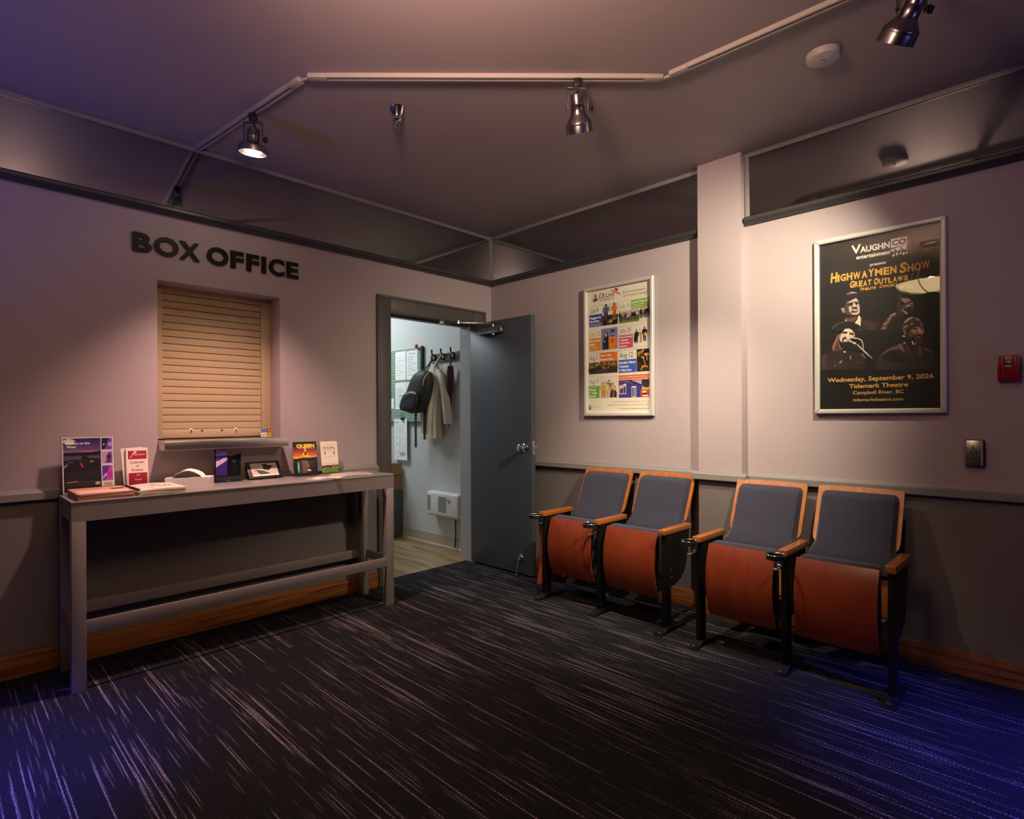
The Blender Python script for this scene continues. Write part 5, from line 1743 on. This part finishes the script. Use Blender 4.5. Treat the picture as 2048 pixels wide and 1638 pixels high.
# bowl pendant behind the viewer (it shows as a reflection in the black poster's glazing)
pl_ = thing('pendant_lamp', 'glowing round glass bowl pendant on rods, reflected in the black concert poster', 'pendant lamp', (-2.985, -2.645, CZ))
m = MB()
m.lathe([(0.085, 0.0), (0.085, -0.022), (0.078, -0.026), (0.0, -0.027)], 32, 0, caps=(True, False))
m.build('ceiling_ring', NICKEL, pl_)
for k in range(4):
    a = PI / 4 + k * PI / 2
    m = MB()
    m.tube([(0.07 * math.cos(a), 0.07 * math.sin(a), -0.02), (0.20 * math.cos(a), 0.20 * math.sin(a), -0.375)], 0.004, 8)
    m.build('rod', NICKEL, pl_)
m = MB()
m.lathe([(0.265, -0.365), (0.262, -0.372), (0.235, -0.402), (0.17, -0.432), (0.08, -0.450), (0.0, -0.455)], 40, 0, caps=(False, False))
m.build('glass_bowl', SHADE, pl_)
m = MB()
for k in range(6):
    a = k * PI / 3 + 0.2
    ca, sa = math.cos(a), math.sin(a)
    m.tube([(r * ca, r * sa, z - 0.004) for r, z in ((0.266, -0.366), (0.236, -0.403), (0.17, -0.434), (0.08, -0.452), (0.0, -0.457))], 0.0045, 6)
m.lathe([(0.045, -0.452), (0.045, -0.466), (0.0, -0.470)], 20, 0, caps=(True, False))
m.build('bowl_ribs', BLACK, pl_)

# ================================================================== OFFICE CONTENTS
RO = on_right_wall(0, 0, 0)
nb = thing('notice_board', 'green patterned notice board on the office wall behind the doorway', 'notice board', (0, 0, 0))
nbm, nt, b = base_mat('green_board_fabric')
tc = nt.nodes.new('ShaderNodeTexCoord'); vo = nt.nodes.new('ShaderNodeTexVoronoi'); vo.inputs['Scale'].default_value = 34
vo.inputs['Randomness'].default_value = 0.25
rp_ = nt.nodes.new('ShaderNodeValToRGB')
rp_.color_ramp.elements[0].position = 0.32; rp_.color_ramp.elements[0].color = (0.11, 0.20, 0.13, 1)
rp_.color_ramp.elements[1].position = 0.40; rp_.color_ramp.elements[1].color = (0.33, 0.45, 0.34, 1)
nt.links.new(tc.outputs['Object'], vo.inputs['Vector']); nt.links.new(vo.outputs['Distance'], rp_.inputs[0]); nt.links.new(rp_.outputs[0], b.inputs['Base Color'])
m = MB()
m.box(-0.024, 0.965, 1.178, -0.001, 1.90, 1.915)
m.build('fabric_panel', nbm, nb)
m = MB()
m.box(-0.030, 0.944, 1.172, -0.001, 0.966, 1.925)
m.box(-0.030, 0.944, 1.172, -0.001, 1.90, 1.180)
m.build('board_edge', simple('dark_green_edge', (0.02, 0.035, 0.03), 0.5), nb)
rp2 = thing('push_pin', 'big red round push pin at the top corner of the green notice board', 'push pin', (-0.030, 1.008, 1.925))
m = MB()
m.lathe([(0.006, 0.0), (0.006, 0.006), (0.021, 0.010), (0.022, 0.018), (0.018, 0.024), (0.0, 0.026)], 22, 0, rot_to((-1, 0, 0)), caps=(True, False))
m.build('head', simple('pin_red', (0.5, 0.01, 0.02), 0.35), rp2)


def sheet_paper(label, y0, z0, y1, z1, draw=None, x=-0.026, name='paper_sheet'):
    q = Sheet(0.0003)
    wd, ht = (y0 - y1) * 1000, (z1 - z0) * 1000
    q.mb.box(0, 0, -0.0006, wd / 1000, ht / 1000, 0, q.mi('#eef2f0'))
    if draw:
        draw(q, wd, ht)
    o = q.build(name, None, on_right_wall(x, y0, z0))
    return tag(o, label, 'paper')


def d_lines(col_, n=9, head=None):
    def fn(q, wd, ht):
        rr = random.Random(n)
        if head:
            q.text(head, wd / 2, ht * 0.88, 15, '#3a3e40', 1, align='C', w=wd * 0.5)
        for k in range(n):
            y = ht * (0.78 - 0.7 * k / n)
            q.line([(wd * 0.14, y), (wd * rr.uniform(0.45, 0.88), y)], 4, col_, 1)
    return fn


sheet_paper('upper left white sheet pinned on the green notice board', 1.396, 1.607, 1.213, 1.898, d_lines('#b8b4b4', 8))
sheet_paper('upper right white typed sheet beside the red push pin', 1.202, 1.603, 1.016, 1.893, d_lines('#6f7476', 9, 'Notice'))
sheet_paper('lower white list sheet on the notice board, beside the backpack', 1.399, 1.304, 1.207, 1.582, d_lines('#c0c6c6', 14))
sheet_paper('white sheet half hidden behind the backpack on the notice board', 1.200, 1.30, 1.04, 1.578, d_lines('#c6cccc', 6))
sheet_paper('small white note at the notice board edge by the door frame', 1.56, 1.313, 1.424, 1.42, None)


def d_circ(q, wd, ht):
    q.rect(0, ht - 24, 8, ht, '#d8b83a', 1); q.rect(0, 10, 5, ht - 24, '#3a4a9a', 1)
    q.text('Seating', 22, ht * 0.90, 14, '#4a4e52', 2, w=70)
    for cx_, cy_, r in ((0.3, 0.48, 0.17), (0.72, 0.45, 0.17), (0.3, 0.28, 0.18), (0.24, 0.12, 0.12), (0.78, 0.28, 0.10)):
        q.ring(wd * cx_, ht * cy_, wd * r - 2, wd * r, '#6a7074', 2)
    q.rect(wd * 0.5, ht * 0.10, wd * 0.86, ht * 0.19, '#a8b0e0', 2)
    for k in range(7):
        q.line([(wd * 0.14, ht * (0.84 - 0.03 * k)), (wd * 0.8, ht * (0.84 - 0.03 * k))], 1.5, '#c2c8ca', 2)


sheet_paper('white chart with drawn circles hanging below the green notice board', 1.421, 0.786, 1.187, 1.209, d_circ, -0.034, 'wall_chart')
m = MB()
m.box(-0.052, 1.235, 1.195, -0.018, 1.275, 1.222, bevel=0.003)
m.tube([(-0.045, 1.245, 1.215), (-0.05, 1.245, 1.25), (-0.03, 1.245, 1.262)], 0.002, 6)
m.tube([(-0.045, 1.265, 1.215), (-0.05, 1.265, 1.25), (-0.03, 1.265, 1.262)], 0.002, 6)
tag(m.build('binder_clip', BLACKPL), 'black binder clip holding the circle chart below the notice board', 'clip')

cr = thing('coat_rack', 'wooden coat rack plank with black hooks on the office wall', 'coat rack', (0, 0, 0))
m = MB()
m.box(-0.018, 0.395, 1.748, 0, 0.822, 1.832, bevel=0.003)
m.build('plank', wood('weathered_plank', (0.20, 0.16, 0.13), (0.09, 0.07, 0.055), 'Y', 40), cr)
HOOKS = (0.745, 0.610, 0.470)
for y in HOOKS:
    m = MB()
    m.box(-0.024, y - 0.010, 1.755, -0.016, y + 0.010, 1.825, bevel=0.002)
    m.tube([(-0.022, y, 1.81), (-0.05, y, 1.815), (-0.062, y, 1.835), (-0.062, y, 1.865)], [0.007, 0.007, 0.007, 0.009], 8)
    m.tube([(-0.022, y, 1.775), (-0.05, y, 1.765), (-0.064, y, 1.775), (-0.066, y, 1.795)], [0.006, 0.006, 0.006, 0.008], 8)
    m.build('hook', BLACK, cr)

# backpack hanging from the first hook
bp_ = thing('backpack', 'black backpack hanging from the coat rack\'s first hook', 'backpack', (-0.09, 0.82, 1.26))
BAGM = simple('black_nylon', (0.010, 0.011, 0.014), 0.6, bump=0.6, scale=90)
YEL = simple('yellow_zip', (0.45, 0.38, 0.10), 0.5)
shear = Matrix(((1, 0, 0, 0), (0, 1, -0.38, 0.06), (0, 0, 1, 0), (0, 0, 0, 1)))


def bag(u, v, w_, h_, d_, p_=2.6):
    a, q = 2 * PI * u, v * 2 - 1
    k = max(0.02, (1 - abs(q) ** 4)) ** 0.32
    c_, s_ = math.cos(a), math.sin(a)
    e = 2 / p_
    taper = 1 - 0.22 * max(0, q)
    return (-(abs(s_) ** e) * math.copysign(1, s_) * d_ * k - d_ - 0.004, (abs(c_) ** e) * math.copysign(1, c_) * w_ * k * taper, h_ * v)


m = MB()
m.grid(lambda u, v: bag(u, v, 0.165, 0.40, 0.075), 30, 22, 0, True, shear)
m.build('body', BAGM, bp_)
m = MB()
m.grid(lambda u, v: tuple(Vector(bag(u, v, 0.135, 0.19, 0.030)) + Vector((-0.135, 0.0, 0.02))), 26, 14, 0, True, shear)
m.tube([(-0.20 - 0.002 * k, -0.115 + 0.023 * k, 0.178 + 0.012 * math.sin(k * 0.5)) for k in range(11)], 0.004, 6, 1, M=shear)
m.build('front_pocket', [BAGM, YEL], bp_)
m = MB()
m.tube([shear @ Vector((-0.085 - 0.065 * math.sin(PI * k / 12), -0.10 - 0.02 * math.sin(PI * k / 12), 0.39 - 0.19 * k / 12)) for k in range(13)], 0.004, 6)
m.build('zipper', YEL, bp_)
for yy in (-0.03, 0.03):
    m = MB()
    m.tube([shear @ Vector((-0.07, yy, 0.39)), Vector((0.0, -0.070 + yy * 0.4, 0.46)), Vector((0.028, -0.075, 0.516))], 0.007, 8)
    m.build('hang_strap', BAGM, bp_)
for yy, zb in ((0.125, -0.33), (-0.015, -0.25)):
    m = MB()
    m.box(-0.018, yy - 0.016, zb, -0.014, yy + 0.016, 0.03)
    m.build('loose_strap', BAGM, bp_)

# pale jacket on the middle hook
jk = thing('jacket', 'cream jacket hanging from the coat rack\'s middle hook', 'jacket', (-0.045, 0.64, 1.76))
JM = simple('cream_cloth', (0.62, 0.57, 0.48), 0.9, noise=0.06, scale=20)


def drape(pts, d0, amp, nfold, ph):
    """cloth tube whose flattened cross-section follows (y, z, halfwidth, halfdepth)"""
    def fn(u, v):
        k = v * (len(pts) - 1)
        i = min(int(k), len(pts) - 2)
        f = k - i
        yc, zc, hw, hd = [pts[i][j] + (pts[i + 1][j] - pts[i][j]) * f for j in range(4)]
        a = 2 * PI * u
        fold = amp * math.sin(nfold * a + ph + 2.4 * v) * (0.3 + v)
        return (-d0 - (hd + fold) * math.sin(a) , yc + (hw + fold * 0.6) * math.cos(a), zc)
    return fn


m = MB()
m.grid(drape([(0.02, -0.01, 0.012, 0.012), (0.02, -0.08, 0.035, 0.03), (0.02, -0.15, 0.078, 0.04), (0.035, -0.30, 0.075, 0.045), (0.05, -0.48, 0.078, 0.048), (0.055, -0.62, 0.082, 0.05), (0.045, -0.735, 0.085, 0.05)], 0.035, 0.010, 5, 0.4), 36, 26)
m.build('body', JM, jk)
m = MB()
m.grid(drape([(-0.04, -0.09, 0.02, 0.02), (-0.075, -0.16, 0.046, 0.034), (-0.115, -0.32, 0.046, 0.036), (-0.14, -0.46, 0.044, 0.034), (-0.16, -0.60, 0.040, 0.03)], 0.045, 0.006, 3, 1.2), 24, 18)
m.build('sleeve', JM, jk)
m = MB()
m.grid(drape([(0.15, -0.30, 0.03, 0.025), (0.20, -0.46, 0.05, 0.03), (0.215, -0.58, 0.055, 0.03), (0.20, -0.70, 0.045, 0.026)], 0.02, 0.006, 3, 2.2), 24, 14)
m.build('sleeve', JM, jk)
m = MB()
m.prism([(0.05, -0.40), (0.10, -0.415), (0.10, -0.45), (0.05, -0.43)], -0.088, -0.080, 'X')
m.build('pocket_flap', JM, jk)
m = MB()
m.tube([(-0.02, -0.03, 0.035), (-0.035, -0.03, 0.02), (-0.05, 0.0, -0.03), (-0.06, 0.02, -0.08)], 0.007, 8)
m.build('collar_loop', JM, jk)

# dark umbrella on the last hook
um = thing('umbrella', 'folded dark maroon umbrella with hooked handle on the coat rack\'s last hook', 'umbrella', (-0.060, 0.475, 1.80))
m = MB()
m.tube([(0, 0.068, 0.0), (0, 0.068, -0.02)] + [(0, 0.034 + 0.034 * math.cos(a), -0.02 - 0.034 * math.sin(a)) for a in (0.5, 1.0, 1.57)][::1] , 0.008, 8)
m.tube([(0, 0.034 + 0.034 * math.cos(a), -0.02 + 0.034 * math.sin(a)) for a in [PI * k / 8 for k in range(9)]][::-1] + [(0, 0.068, -0.04), (0, 0.045, -0.055)], 0.0075, 8)
m.tube([(0, 0.0, -0.02), (0, -0.006, -0.06), (0, -0.002, -0.115)], 0.007, 8)
m.build('handle', BLACKPL, um)
m = MB()
m.grid(lambda u, v: ((0.018 + 0.016 * math.sin(PI * min(1, v * 1.5 + 0.12)) + 0.007 * math.cos(8 * PI * u)) * (1 - 0.55 * max(0, v - 0.35)) * math.cos(2 * PI * u),
                     0.022 * v + (0.020 + 0.022 * math.sin(PI * min(1, v * 1.5 + 0.12)) + 0.007 * math.cos(8 * PI * u)) * (1 - 0.55 * max(0, v - 0.35)) * math.sin(2 * PI * u),
                     -0.105 - 0.52 * v), 40, 20)
m.build('canopy', simple('maroon_cloth', (0.045, 0.006, 0.012), 0.7), um)
m = MB()
m.tube([(0, 0.022, -0.62), (0, 0.023, -0.68)], 0.004, 8)
m.build('tip', BLACKPL, um)

# white wall heater
ht = thing('wall_dispenser', 'white plastic wall unit with grey windows low on the office wall', 'wall unit', (0, 0.56, 0.40))
m = MB()
m.box(-0.10, -0.235, -0.105, -0.001, 0.235, 0.125, bevel=0.028, seg=4)
m.build('housing', WHITEPL, ht)
GREYW = simple('grey_window', (0.28, 0.27, 0.29), 0.3)
for a, b_ in ((0.165, 0.215), (-0.06, 0.05)):
    m = MB()
    m.box(-0.102, a, -0.055, -0.098, b_, 0.085)
    m.build('grey_window', GREYW, ht)
m = MB()
m.lathe([(0.020, 0), (0.020, 0.008), (0.012, 0.012)], 18, 0, Matrix.Translation((-0.10, -0.095, 0.065)) @ rot_to((-1, 0, 0)))
m.build('lock', CHROME, ht)
m = MB()
m.tube([(-0.02, -0.10, -0.10), (-0.022, -0.103, -0.2), (-0.018, -0.098, -0.28), (-0.028, -0.10, -0.385)], 0.006, 8)
m.build('power_cord', BLACKPL, ht)

bx = thing('cardboard_box', 'brown cardboard box stacked on the dark case just inside the doorway', 'box', (-0.16, 1.47, 0.48))
m = MB()
m.box(-0.13, -0.17, 0, 0.13, 0.17, 0.27)
m.build('carton', CARDB, bx)
m = MB()
m.add([(-0.13, -0.17, 0.268), (0.13, -0.17, 0.268), (0.13, -0.20, 0.16), (-0.13, -0.20, 0.16)], [(0, 1, 2, 3)])
m.add([(-0.13, -0.171, 0.270), (0.13, -0.171, 0.270), (0.13, -0.201, 0.162), (-0.13, -0.201, 0.162)], [(3, 2, 1, 0)])
m.build('open_flap', CARDB, bx)
cs = thing('storage_case', 'dark grey storage case with pale latch on the office floor under the cardboard box', 'case', (-0.16, 1.46, 0))
m = MB()
m.box(-0.14, -0.18, 0, 0.14, 0.18, 0.478, bevel=0.012)
m.build('case_body', simple('case_grey', (0.03, 0.036, 0.04), 0.5), cs)
m = MB()
m.box(-0.155, -0.15, 0.30, -0.139, -0.11, 0.35, bevel=0.003)
m.build('latch', ALU, cs)
m = MB()
m.tube([(-0.142, -0.05, 0.22), (-0.16, -0.05, 0.22), (-0.16, 0.07, 0.22), (-0.142, 0.07, 0.22)], 0.006, 8)
m.build('handle', BLACKPL, cs)
